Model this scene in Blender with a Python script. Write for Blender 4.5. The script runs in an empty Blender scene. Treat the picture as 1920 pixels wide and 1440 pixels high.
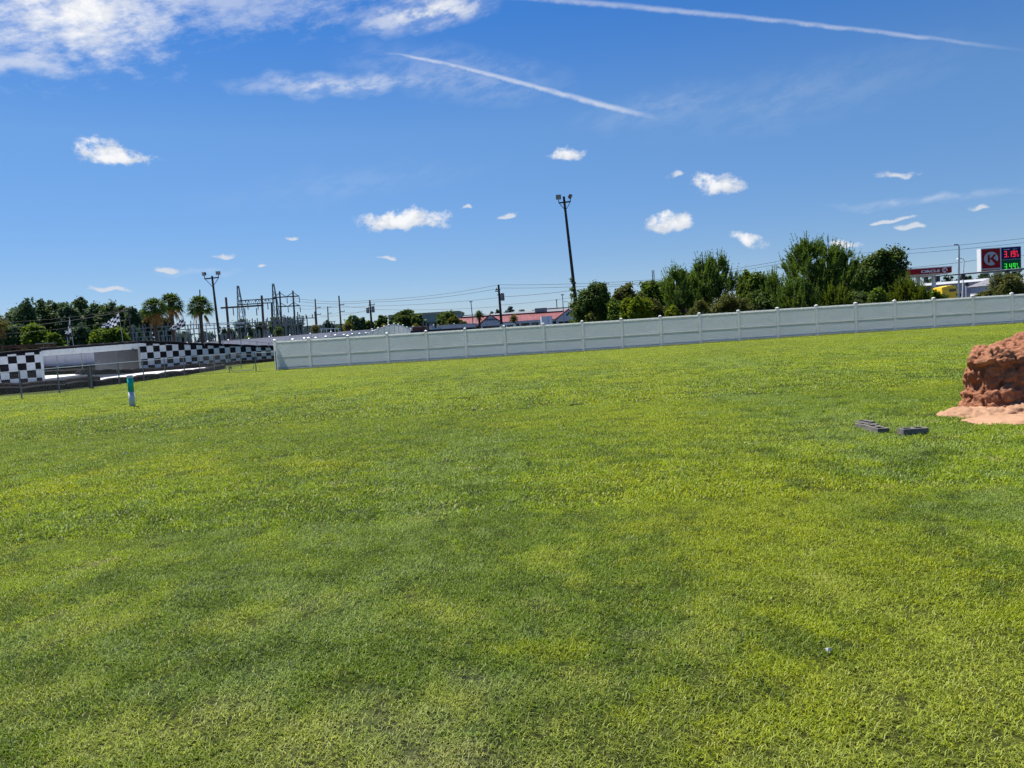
import bpy, math, random
import numpy as np
from mathutils import Vector, Matrix, noise as mnoise

# ------------------------------------------------------------------ camera
SC = bpy.context.scene
COL = SC.collection
R_ = math.radians
FPX, ROLL, EYE = 1450.0, R_(3.5), 1.55
PITCH = math.atan(math.cos(ROLL) * 101 / FPX)
_f = Vector((0, math.cos(PITCH), -math.sin(PITCH)))
_u0 = Vector((0, math.sin(PITCH), math.cos(PITCH)))
_r0 = Vector((1, 0, 0))
_rt = math.cos(ROLL) * _r0 - math.sin(ROLL) * _u0
_up = math.sin(ROLL) * _r0 + math.cos(ROLL) * _u0
cam = bpy.data.cameras.new('camera')
cam.sensor_width = 36.0
cam.lens = 36.0 * FPX / 1920.0
cam.clip_start, cam.clip_end = 0.05, 6000
camo = bpy.data.objects.new('camera', cam)
COL.objects.link(camo)
camo.matrix_world = Matrix(((_rt.x, _up.x, -_f.x, 0), (_rt.y, _up.y, -_f.y, 0), (_rt.z, _up.z, -_f.z, EYE), (0, 0, 0, 1)))
SC.camera = camo


def ray(px, py):
    return _f + _rt * ((px - 960) / FPX) + _up * ((720 - py) / FPX)


def at(px, py, Y):
    "the place seen at a photo position, Y metres ahead"
    d = ray(px, py)
    return d * (Y / d.y) + Vector((0, 0, EYE))


def azel(px, py):
    d = ray(px, py).normalized()
    return math.degrees(math.atan2(d.x, d.y)), math.degrees(math.asin(d.z))


# ------------------------------------------------------------------ light, exposure
SUN_AZ, SUN_EL = R_(-42), R_(63)
SC.view_settings.view_transform = 'Standard'
SC.view_settings.look = 'None'
SC.view_settings.gamma = 1.0
SC.view_settings.exposure = 0.8
SC.cycles.max_bounces = 5
SC.cycles.diffuse_bounces = 3
SC.cycles.transparent_max_bounces = 12
SC.cycles.use_denoising = True
SC.cycles.use_adaptive_sampling = True
SC.cycles.adaptive_threshold = 0.025
sun = bpy.data.lights.new('sun', 'SUN')
sun.energy, sun.angle, sun.color = 5.0, R_(0.53), (1.0, 0.955, 0.88)
suno = bpy.data.objects.new('sun', sun)
COL.objects.link(suno)
_sd = Vector((math.sin(SUN_AZ) * math.cos(SUN_EL), math.cos(SUN_AZ) * math.cos(SUN_EL), math.sin(SUN_EL)))
suno.rotation_euler = _sd.to_track_quat('Z', 'Y').to_euler()
suno.location = (-30, 30, 60)


# ------------------------------------------------------------------ node helper
class NT:
    def __init__(s, tree):
        s.t = tree

    def n(s, typ, **kw):
        nd = s.t.nodes.new(typ)
        for k, v in kw.items():
            setattr(nd, k, v)
        return nd

    def put(s, sock, v):
        if isinstance(v, bpy.types.NodeSocket):
            s.t.links.new(v, sock)
        elif v is not None:
            if sock.type in ('RGBA', 'VECTOR') and isinstance(v, (tuple, list)):
                n = len(sock.default_value)
                v = tuple(v)[:n] + (1.0,) * (n - len(v))
            sock.default_value = v

    def m(s, op, a, b=None, c=None, clamp=False):
        nd = s.n('ShaderNodeMath', operation=op, use_clamp=clamp)
        for i, v in enumerate((a, b, c)):
            if v is not None:
                s.put(nd.inputs[i], v)
        return nd.outputs[0]

    def noise(s, vec, scale, detail=3, rough=.55, dist=0.0, dims='3D'):
        nd = s.n('ShaderNodeTexNoise', noise_dimensions=dims)
        s.put(nd.inputs['Vector'], vec)
        s.put(nd.inputs['Scale'], scale)
        s.put(nd.inputs['Detail'], detail)
        s.put(nd.inputs['Roughness'], rough)
        s.put(nd.inputs['Distortion'], dist)
        return nd.outputs['Fac']

    def ss(s, v, lo, hi, a=0.0, b=1.0):
        nd = s.n('ShaderNodeMapRange', interpolation_type='SMOOTHSTEP')
        for i, x in enumerate((v, lo, hi, a, b)):
            s.put(nd.inputs[i], x)
        return nd.outputs[0]

    def mix(s, f, a, b, typ='MIX'):
        nd = s.n('ShaderNodeMix', data_type='RGBA', blend_type=typ)
        s.put(nd.inputs[0], f)
        s.put(nd.inputs[6], a)
        s.put(nd.inputs[7], b)
        return nd.outputs[2]

    def xyz(s, x, y, z):
        nd = s.n('ShaderNodeCombineXYZ')
        for i, v in enumerate((x, y, z)):
            s.put(nd.inputs[i], v)
        return nd.outputs[0]


# ------------------------------------------------------------------ sky: Nishita air, clouds and contrails by direction
W = bpy.data.worlds.new('World')
SC.world = W
W.use_nodes = True
wt = W.node_tree
wt.nodes.clear()
N = NT(wt)
sky = N.n('ShaderNodeTexSky', sky_type='NISHITA', sun_disc=False, sun_elevation=SUN_EL, sun_rotation=SUN_AZ,
          altitude=0.0, air_density=1.0, dust_density=0.0, ozone_density=4.0)
tc = N.n('ShaderNodeTexCoord').outputs['Generated']
sp = N.n('ShaderNodeSeparateXYZ')
wt.links.new(tc, sp.inputs[0])
AZ = N.m('MULTIPLY', N.m('ARCTAN2', sp.outputs[0], sp.outputs[1]), 180 / math.pi)
EL = N.m('MULTIPLY', N.m('ARCSINE', sp.outputs[2]), 180 / math.pi)
K_ = 57.3 / FPX                                            # degrees per photo pixel near the middle
P0 = N.xyz(AZ, EL, 0.0)


def vm(op, a, b=None, c=None):
    nd = N.n('ShaderNodeVectorMath', operation=op)
    for i, v in enumerate((a, b, c)):
        if v is not None:
            N.put(nd.inputs[i], v)
    return nd.outputs['Value' if op in ('LENGTH', 'DOT_PRODUCT') else 'Vector']


def noise2(vec, scale, detail, rough, colour=False):
    nd = N.n('ShaderNodeTexNoise', noise_dimensions='2D')
    N.put(nd.inputs['Vector'], vec)
    for k, v in (('Scale', scale), ('Detail', detail), ('Roughness', rough)):
        nd.inputs[k].default_value = v
    return nd.outputs['Color' if colour else 'Fac']


nA = noise2(vm('MULTIPLY', P0, (1.0, 1.35, 0)), 0.66, 7, .66)
wob = vm('MULTIPLY', vm('SUBTRACT', noise2(P0, .33, 2, .55, True), (.5, .5, .5)), (2.4, 1.5, 0))
PW = vm('ADD', P0, wob)


def dist(px, py, w, h, rot=0.0, P=None, flat_base=False):
    "0 at the heart of a cloud, 1 on its rim"
    a, e = azel(px, py)
    P = P or PW
    if rot:
        c, s_ = math.cos(R_(rot)), math.sin(R_(rot))
        d = vm('SUBTRACT', P, (a, e, 0))
        u = vm('DOT_PRODUCT', d, (c / (w * K_), s_ / (w * K_), 0))
        v = vm('DOT_PRODUCT', d, (-s_ / (h * K_), c / (h * K_), 0))
        return vm('LENGTH', N.xyz(u, v, 0.0))
    d = vm('MULTIPLY_ADD', P, (1 / (w * K_), 1 / (h * K_), 0), (-a / (w * K_), -e / (h * K_), 0))
    if flat_base:
        d = vm('MAXIMUM', d, vm('MULTIPLY', d, (1, -1.9, 0)))       # the base is cut flatter than the top
    return vm('LENGTH', d)


def nearest(L, flat_base=False):
    out = None
    for c in L:
        d = dist(*c, flat_base=flat_base)
        out = d if out is None else N.m('MINIMUM', out, d)
    return out


# fair-weather cumulus
cum = nearest([(222, 290, 58, 26), (752, 420, 82, 27), (1060, 289, 38, 20), (1345, 345, 54, 15, -14),
               (1258, 420, 58, 23), (1404, 444, 34, 14, -18), (314, 510, 28, 9), (410, 476, 20, 7),
               (952, 400, 16, 9), (878, 397, 13, 6), (560, 452, 14, 6), (502, 498, 12, 5), (212, 541, 24, 6),
               (1678, 332, 30, 8), (1676, 412, 26, 6), (1704, 428, 15, 7), (1836, 392, 19, 8), (1262, 332, 18, 11),
               (726, 486, 13, 5), (1585, 458, 26, 9), (-150, 380, 80, 24), (2140, 330, 80, 25), (2500, 400, 110, 28)], True)
cumv = N.m('ADD', N.m('SUBTRACT', 1.0, cum), N.m('MULTIPLY', N.m('SUBTRACT', nA, .5), 1.9))
cumm = N.m('MULTIPLY', N.ss(cumv, -0.04, 0.62), .98)

# the big torn bank in the top left, fibrous to its right, and thin cirrus veils
fib = N.xyz(vm('DOT_PRODUCT', P0, (.42, .42, 0)), vm('DOT_PRODUCT', P0, (-.40, 1.3, 0)), 0.0)
nF = noise2(fib, 0.8, 6, .66)
big = nearest([(150, 18, 190, 88), (20, 124, 150, 17, 3), (400, -8, 290, 56), (-160, 30, 220, 90)])
bigv = N.m('ADD', N.m('SUBTRACT', 1.0, big), N.m('MULTIPLY', N.m('SUBTRACT', N.m('ADD', N.m('MULTIPLY', nA, .25), N.m('MULTIPLY', nF, .75)), .5), 2.1))
core = N.ss(dist(140, 30, 230, 110), 1.15, .15, .45, 1.0)
bigm = N.m('MULTIPLY', N.ss(bigv, -0.12, 1.05), core)
vei = None
for c, k in [((800, 22, 160, 36, 8), .95), ((640, 158, 220, 24, 2), .60), ((850, 140, 240, 55, -8), .22), ((1240, 200, 190, 42, 5), .12),
             ((1730, 375, 170, 9, -3), .3), ((650, 345, 320, 40, 6), .07), ((1500, 180, 300, 60, 5), .08), ((360, 512, 90, 9), .2)]:
    e = N.m('MULTIPLY', N.m('SUBTRACT', 1.0, dist(*c), clamp=True), k)
    vei = e if vei is None else N.m('MAXIMUM', vei, e)
vei = N.m('MULTIPLY', vei, N.ss(nF, .34, .66, .25, 1.25))


def trail(pts, w0, w1, dens):
    "a contrail: a smooth curve of directions, fading at both ends"
    P = np.array([azel(*p) for p in pts])
    c3, c2, c1, c0 = [float(v) for v in np.polyfit(P[:, 0], P[:, 1], 3)]
    y = N.m('MULTIPLY_ADD', N.m('MULTIPLY_ADD', N.m('MULTIPLY_ADD', AZ, c3, c2), AZ, c1), AZ, c0)
    a0, a1 = P[0, 0], P[-1, 0]
    T = N.m('MULTIPLY_ADD', AZ, 1 / (a1 - a0), -a0 / (a1 - a0))
    wid = N.m('MULTIPLY_ADD', T, w1 - w0, w0)
    q = N.m('DIVIDE', N.m('ABSOLUTE', N.m('ADD', N.m('SUBTRACT', EL, y), N.m('MULTIPLY', N.m('SUBTRACT', nA, .5), .26))), wid)
    fade = N.m('MULTIPLY', N.ss(T, 0.0, .16), N.ss(T, 1.0, .78))
    return N.m('MULTIPLY', N.m('MULTIPLY', N.ss(q, 1.0, 0.05), fade), N.m('MULTIPLY', N.ss(nA, .25, .65, .55, 1.0), dens))


tr1 = trail([(700, 97), (800, 109), (900, 136), (1000, 163), (1100, 190), (1170, 204), (1216, 217), (1265, 229)], .15, .38, .58)
tr2 = trail([(880, -14), (1120, 8), (1300, 22), (1500, 43), (1700, 67), (1830, 84), (1960, 99)], .32, .16, .38)
soft = N.m('MAXIMUM', N.m('MAXIMUM', tr1, tr2), vei)
cloud = N.m('MAXIMUM', N.m('MAXIMUM', cumm, bigm), soft, clamp=True)
shade = N.ss(noise2(vm('MULTIPLY_ADD', P0, (1.0, 1.35, 0), (0, .35, 0)), .62, 3, .6), .33, .60)
top_ = nearest([(214, 272, 70, 26), (752, 400, 96, 26), (1056, 272, 50, 20), (1345, 332, 66, 20), (1254, 402, 74, 22), (1398, 432, 44, 18), (1585, 448, 34, 12), (120, 0, 330, 110)])
shade = N.m('MULTIPLY', shade, N.ss(top_, 1.35, .55))
small_ = N.ss(cum, 1.4, 2.2)
ccol = N.mix(N.m('MAXIMUM', shade, N.m('MULTIPLY', small_, .6)), (0.66, 0.72, 0.82), (0.98, 0.985, 1.0))
bgs = N.n('ShaderNodeBackground')
SKY_STR = 0.0715
hs = N.n('ShaderNodeHueSaturation')
hs.inputs['Hue'].default_value = 0.5
hs.inputs['Saturation'].default_value = 1.12
hs.inputs['Value'].default_value = 1.0
# humid summer air: the low sky stays blue instead of yellowing
ramp = N.n('ShaderNodeValToRGB')
cr_ = ramp.color_ramp
cr_.elements[0].position, cr_.elements[0].color = 0.0, (.52, .61, .86, 1)
cr_.elements[1].position, cr_.elements[1].color = 1.0, (.56, .71, .95, 1)
for p_, c_ in ((.17, (.58, .64, .81, 1)), (.47, (.72, .78, .88, 1)), (.72, (.56, .71, .94, 1))):
    el_ = cr_.elements.new(p_)
    el_.color = c_
N.put(ramp.inputs[0], N.m('MULTIPLY', EL, 1 / 30.0, clamp=True))
wt.links.new(N.mix(1.0, sky.outputs[0], ramp.outputs[0], 'MULTIPLY'), hs.inputs['Color'])
wt.links.new(hs.outputs[0], bgs.inputs[0])
bgs.inputs[1].default_value = SKY_STR
bgc = N.n('ShaderNodeBackground')
wt.links.new(ccol, bgc.inputs[0])
bgc.inputs[1].default_value = 0.56
mxs = N.n('ShaderNodeMixShader')
wt.links.new(cloud, mxs.inputs[0])
wt.links.new(bgs.outputs[0], mxs.inputs[1])
wt.links.new(bgc.outputs[0], mxs.inputs[2])
wo = N.n('ShaderNodeOutputWorld')
wt.links.new(mxs.outputs[0], wo.inputs[0])
W.cycles.sampling_method = 'NONE'


# ------------------------------------------------------------------ terrain height
def sstep(a, b, x):
    t = max(0.0, min(1.0, (x - a) / (b - a)))
    return t * t * (3 - 2 * t)


def gz(x, y):
    z = 0.055 * math.tanh((x - 12) / 6) * sstep(22, 46, y)
    z += 0.5 * sstep(53, 62, y) * sstep(-14.2, -9, x)      # the road side lies a little higher
    z += 0.018 * math.sin(x * .55 + 1.3) * math.sin(y * .41 + .4)
    return z


# ------------------------------------------------------------------ materials
def base_mat(name):
    m = bpy.data.materials.new(name)
    m.use_nodes = True
    t = m.node_tree
    return m, NT(t), t.nodes['Principled BSDF'], t.nodes['Material Output']


def mat(name, col, rough=.6, metal=0.0, var=.12, scale=3.0, bump=0.0, bscale=30.0, spec=.4, dirt=None, dscale=1.2, damt=.4, coords='Object'):
    m, n, p, out = base_mat(name)
    if coords == 'World':
        v = n.n('ShaderNodeNewGeometry').outputs['Position']
    else:
        v = n.n('ShaderNodeTexCoord').outputs['Object']
    f = n.noise(v, scale, 5, .6)
    lo = tuple(c * (1 - var) for c in col)
    hi = tuple(min(1, c * (1 + var)) for c in col)
    c = n.mix(n.ss(f, .3, .7), lo, hi)
    if dirt:
        d = n.ss(n.noise(v, dscale, 6, .68), .5, .72, 0, damt)
        c = n.mix(d, c, dirt)
    n.put(p.inputs['Base Color'], c)
    n.put(p.inputs['Roughness'], n.ss(f, .2, .8, max(.05, rough - .08), min(1, rough + .08)))
    p.inputs['Metallic'].default_value = metal
    p.inputs['Specular IOR Level'].default_value = spec
    if bump:
        b = n.n('ShaderNodeBump')
        b.inputs['Strength'].default_value = bump
        b.inputs['Distance'].default_value = .02
        n.put(b.inputs['Height'], n.noise(v, bscale, 6, .65))
        n.put(p.inputs['Normal'], b.outputs[0])
    return m


def emit_mat(name, col, k):
    m, n, p, out = base_mat(name)
    p.inputs['Base Color'].default_value = (col[0] * .3, col[1] * .3, col[2] * .3, 1)
    p.inputs['Emission Color'].default_value = (*col, 1)
    p.inputs['Emission Strength'].default_value = k
    return m


def leaf_mat(name, ca, cb, cc, transl=.35, scale=.7, rough=.5):
    "leaf: three tones by clump and by leaf, with light coming through"
    m, n, p, out = base_mat(name)
    g = n.n('ShaderNodeNewGeometry')
    f = n.ss(n.noise(g.outputs['Position'], scale, 4, .6), .35, .65)
    r = g.outputs['Random Per Island']
    c = n.mix(f, ca, cb)
    c = n.mix(n.m('MULTIPLY', n.ss(r, .55, 1.0), .75), c, cc)  # random leaf tone, brightened in several leaf materials as painted highlights
    n.put(p.inputs['Base Color'], c)
    p.inputs['Roughness'].default_value = .7
    p.inputs['Specular IOR Level'].default_value = .08
    tr = n.n('ShaderNodeBsdfTranslucent')
    hsv = n.n('ShaderNodeHueSaturation')
    hsv.inputs['Saturation'].default_value = 1.15
    hsv.inputs['Value'].default_value = 1.35
    hsv.inputs['Hue'].default_value = .485
    n.put(hsv.inputs['Color'], c)
    n.put(tr.inputs[0], hsv.outputs[0])
    mx = n.n('ShaderNodeMixShader')
    mx.inputs[0].default_value = transl
    n.t.links.new(p.outputs[0], mx.inputs[1])
    n.t.links.new(tr.outputs[0], mx.inputs[2])
    n.t.links.new(mx.outputs[0], out.inputs[0])
    return m


def grass_colour(n, blade):
    pos = n.n('ShaderNodeNewGeometry')
    P = pos.outputs['Position']
    s = n.n('ShaderNodeSeparateXYZ')
    n.t.links.new(P, s.inputs[0])
    x, y = s.outputs[0], s.outputs[1]

    def n2(sc, det, off, ky=1.0, rough=.6):
        mp = n.n('ShaderNodeVectorMath', operation='MULTIPLY_ADD')
        n.put(mp.inputs[0], P)
        mp.inputs[1].default_value = (1, ky, 0)
        mp.inputs[2].default_value = (off, off * .7, 0)
        return n.noise(mp.outputs[0], sc, det, rough, dims='2D')
    big_ = n2(.17, 3, 40, .7)
    mid_ = n2(1.35, 6, 80, 1.0, .68)
    fine = n2(2.4, 3, 11)
    hue_ = n2(.33, 5, 203, .8, .66)
    c = n.mix(n.ss(n.m('ADD', n.m('MULTIPLY', big_, .32), n.m('MULTIPLY', mid_, .68)), .43, .575), G_DARK, G_LIME)
    c = n.mix(n.ss(n.m('ADD', n.m('MULTIPLY', hue_, .6), n.m('MULTIPLY', fine, .4)), .51, .62, 0, .65), c, G_BLUE)
    c = n.mix(n.ss(n.m('ADD', n.m('MULTIPLY', hue_, .55), n.m('MULTIPLY', mid_, .45)), .48, .39, 0, .7), c, G_YEL)
    c = n.mix(n.ss(n.m('ADD', n.m('MULTIPLY', fine, .5), n.m('MULTIPLY', mid_, .5)), .46, .36, 0, .75), c, G_DEEP)
    # thin spots where straw shows, and the worn strip by the photographer's feet
    st = n.m('MULTIPLY', n.ss(n.m('ADD', n.m('MULTIPLY', mid_, .6), n.m('MULTIPLY', fine, .4)), .60, .70), .55)
    du = n.m('MULTIPLY_ADD', x, 1 / 1.15, .55 / 1.15)
    dv = n.m('MULTIPLY_ADD', y, 1 / .26, -2.62 / .26)
    ww = n.m('SUBTRACT', 1.25, n.m('ADD', n.m('MULTIPLY', du, du), n.m('MULTIPLY', dv, dv)))
    ww = n.ss(n.m('ADD', ww, n.m('MULTIPLY', n.m('SUBTRACT', fine, .5), 2.4)), 0.0, 1.6, 0, .5)
    st = n.m('MAXIMUM', st, ww)
    # drier, paler turf near the photographer
    dry = n.m('ADD', n.m('MULTIPLY_ADD', y, -.42, 1.75), n.m('MULTIPLY', n.m('SUBTRACT', mid_, .5), 4.5))
    st = n.m('MAXIMUM', st, n.ss(dry, -.2, 1.4, 0, .4))
    c = n.mix(st, c, G_STRAW)
    # areas of denser, darker turf across the middle of the lawn
    for cx, cy, rx, ry, k in ((-3.5, 14.0, 7.5, 4.2, .42), (-10, 17.5, 7.0, 3.2, .38), (5.0, 17.5, 3.0, 3.6, .3), (9.0, 13.5, 5.0, 1.2, .3)):
        ex = n.m('MULTIPLY_ADD', x, 1 / rx, -cx / rx)
        ey = n.m('MULTIPLY_ADD', y, 1 / ry, -cy / ry)
        e = n.m('SUBTRACT', 1.0, n.m('ADD', n.m('MULTIPLY', ex, ex), n.m('MULTIPLY', ey, ey)))
        e = n.m('ADD', e, n.m('MULTIPLY', n.m('SUBTRACT', mid_, .5), 7.0))
        c = n.mix(n.ss(e, -.6, 1.6, 0, k), c, G_DEEP)
    # a lighter strip running away to the fence
    bd = n.m('ABSOLUTE', n.m('SUBTRACT', n.m('MULTIPLY_ADD', y, -.11, x), 1.4))
    bd = n.m('ADD', n.m('MULTIPLY', bd, -.7), n.m('MULTIPLY', n.m('SUBTRACT', mid_, .5), 5.0))
    c = n.mix(n.ss(bd, -1.2, .4, 0, .38), c, G_YEL)
    # the drier belt towards the fence
    belt = n.ss(n.m('ADD', y, n.m('MULTIPLY', n.m('SUBTRACT', mid_, .5), 16.0)), 25.0, 40.0, 0, .45)
    c = n.mix(belt, c, G_FAR)
    return c, pos, fine


G_DARK, G_LIME, G_BLUE = (.082, .130, .011), (.148, .206, .012), (.132, .188, .052)
G_YEL, G_DEEP, G_STRAW, G_FAR = (.200, .236, .010), (.060, .098, .011), (.235, .222, .105), (.142, .184, .014)


def grass_mat(name, blade):
    m, n, p, out = base_mat(name)
    c, g, fine = grass_colour(n, blade)
    if blade:
        r = g.outputs['Random Per Island']
        c = n.mix(n.ss(r, .0, 1.0), n.mix(1.0, c, (.78, .88, .7, 1), 'MULTIPLY'), n.mix(1.0, c, (2.45, 2.35, 1.9, 1), 'MULTIPLY'))
        c = n.mix(n.ss(r, .82, .97, 0, .62), c, (.38, .38, .17))
        n.put(p.inputs['Base Color'], c)
        p.inputs['Roughness'].default_value = .45
        p.inputs['Specular IOR Level'].default_value = .15
        tr = n.n('ShaderNodeBsdfTranslucent')
        n.put(tr.inputs[0], n.mix(1.0, c, (1.35, 1.25, .8, 1), 'MULTIPLY'))
        mx = n.n('ShaderNodeMixShader')
        mx.inputs[0].default_value = .42
        n.t.links.new(p.outputs[0], mx.inputs[1])
        n.t.links.new(tr.outputs[0], mx.inputs[2])
        n.t.links.new(mx.outputs[0], out.inputs[0])
    else:
        P = g.outputs['Position']
        s = n.n('ShaderNodeSeparateXYZ')
        n.t.links.new(P, s.inputs[0])
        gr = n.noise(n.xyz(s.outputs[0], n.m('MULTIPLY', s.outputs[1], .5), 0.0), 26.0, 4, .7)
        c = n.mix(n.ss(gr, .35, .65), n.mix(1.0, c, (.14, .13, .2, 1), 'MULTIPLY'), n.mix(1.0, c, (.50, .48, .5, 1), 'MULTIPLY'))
        n.put(p.inputs['Base Color'], c)
        p.inputs['Roughness'].default_value = .9
        p.inputs['Specular IOR Level'].default_value = .1
        b = n.n('ShaderNodeBump')
        b.inputs['Strength'].default_value = .9
        b.inputs['Distance'].default_value = .05
        n.put(b.inputs['Height'], n.m('ADD', gr, n.m('MULTIPLY', fine, 2.0)))
        n.put(p.inputs['Normal'], b.outputs[0])
    return m


def vinyl_mat(*a, tmix=.385, **k):
    "thin PVC: a little of the sun behind it glows through"
    m = mat(*a, **k)
    n = NT(m.node_tree)
    p, out = m.node_tree.nodes['Principled BSDF'], m.node_tree.nodes['Material Output']
    tr = n.n('ShaderNodeBsdfTranslucent')
    tr.inputs[0].default_value = (.84, .865, .86, 1)
    mx = n.n('ShaderNodeMixShader')
    mx.inputs[0].default_value = tmix
    n.t.links.new(p.outputs[0], mx.inputs[1])
    n.t.links.new(tr.outputs[0], mx.inputs[2])
    n.t.links.new(mx.outputs[0], out.inputs[0])
    return m


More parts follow.
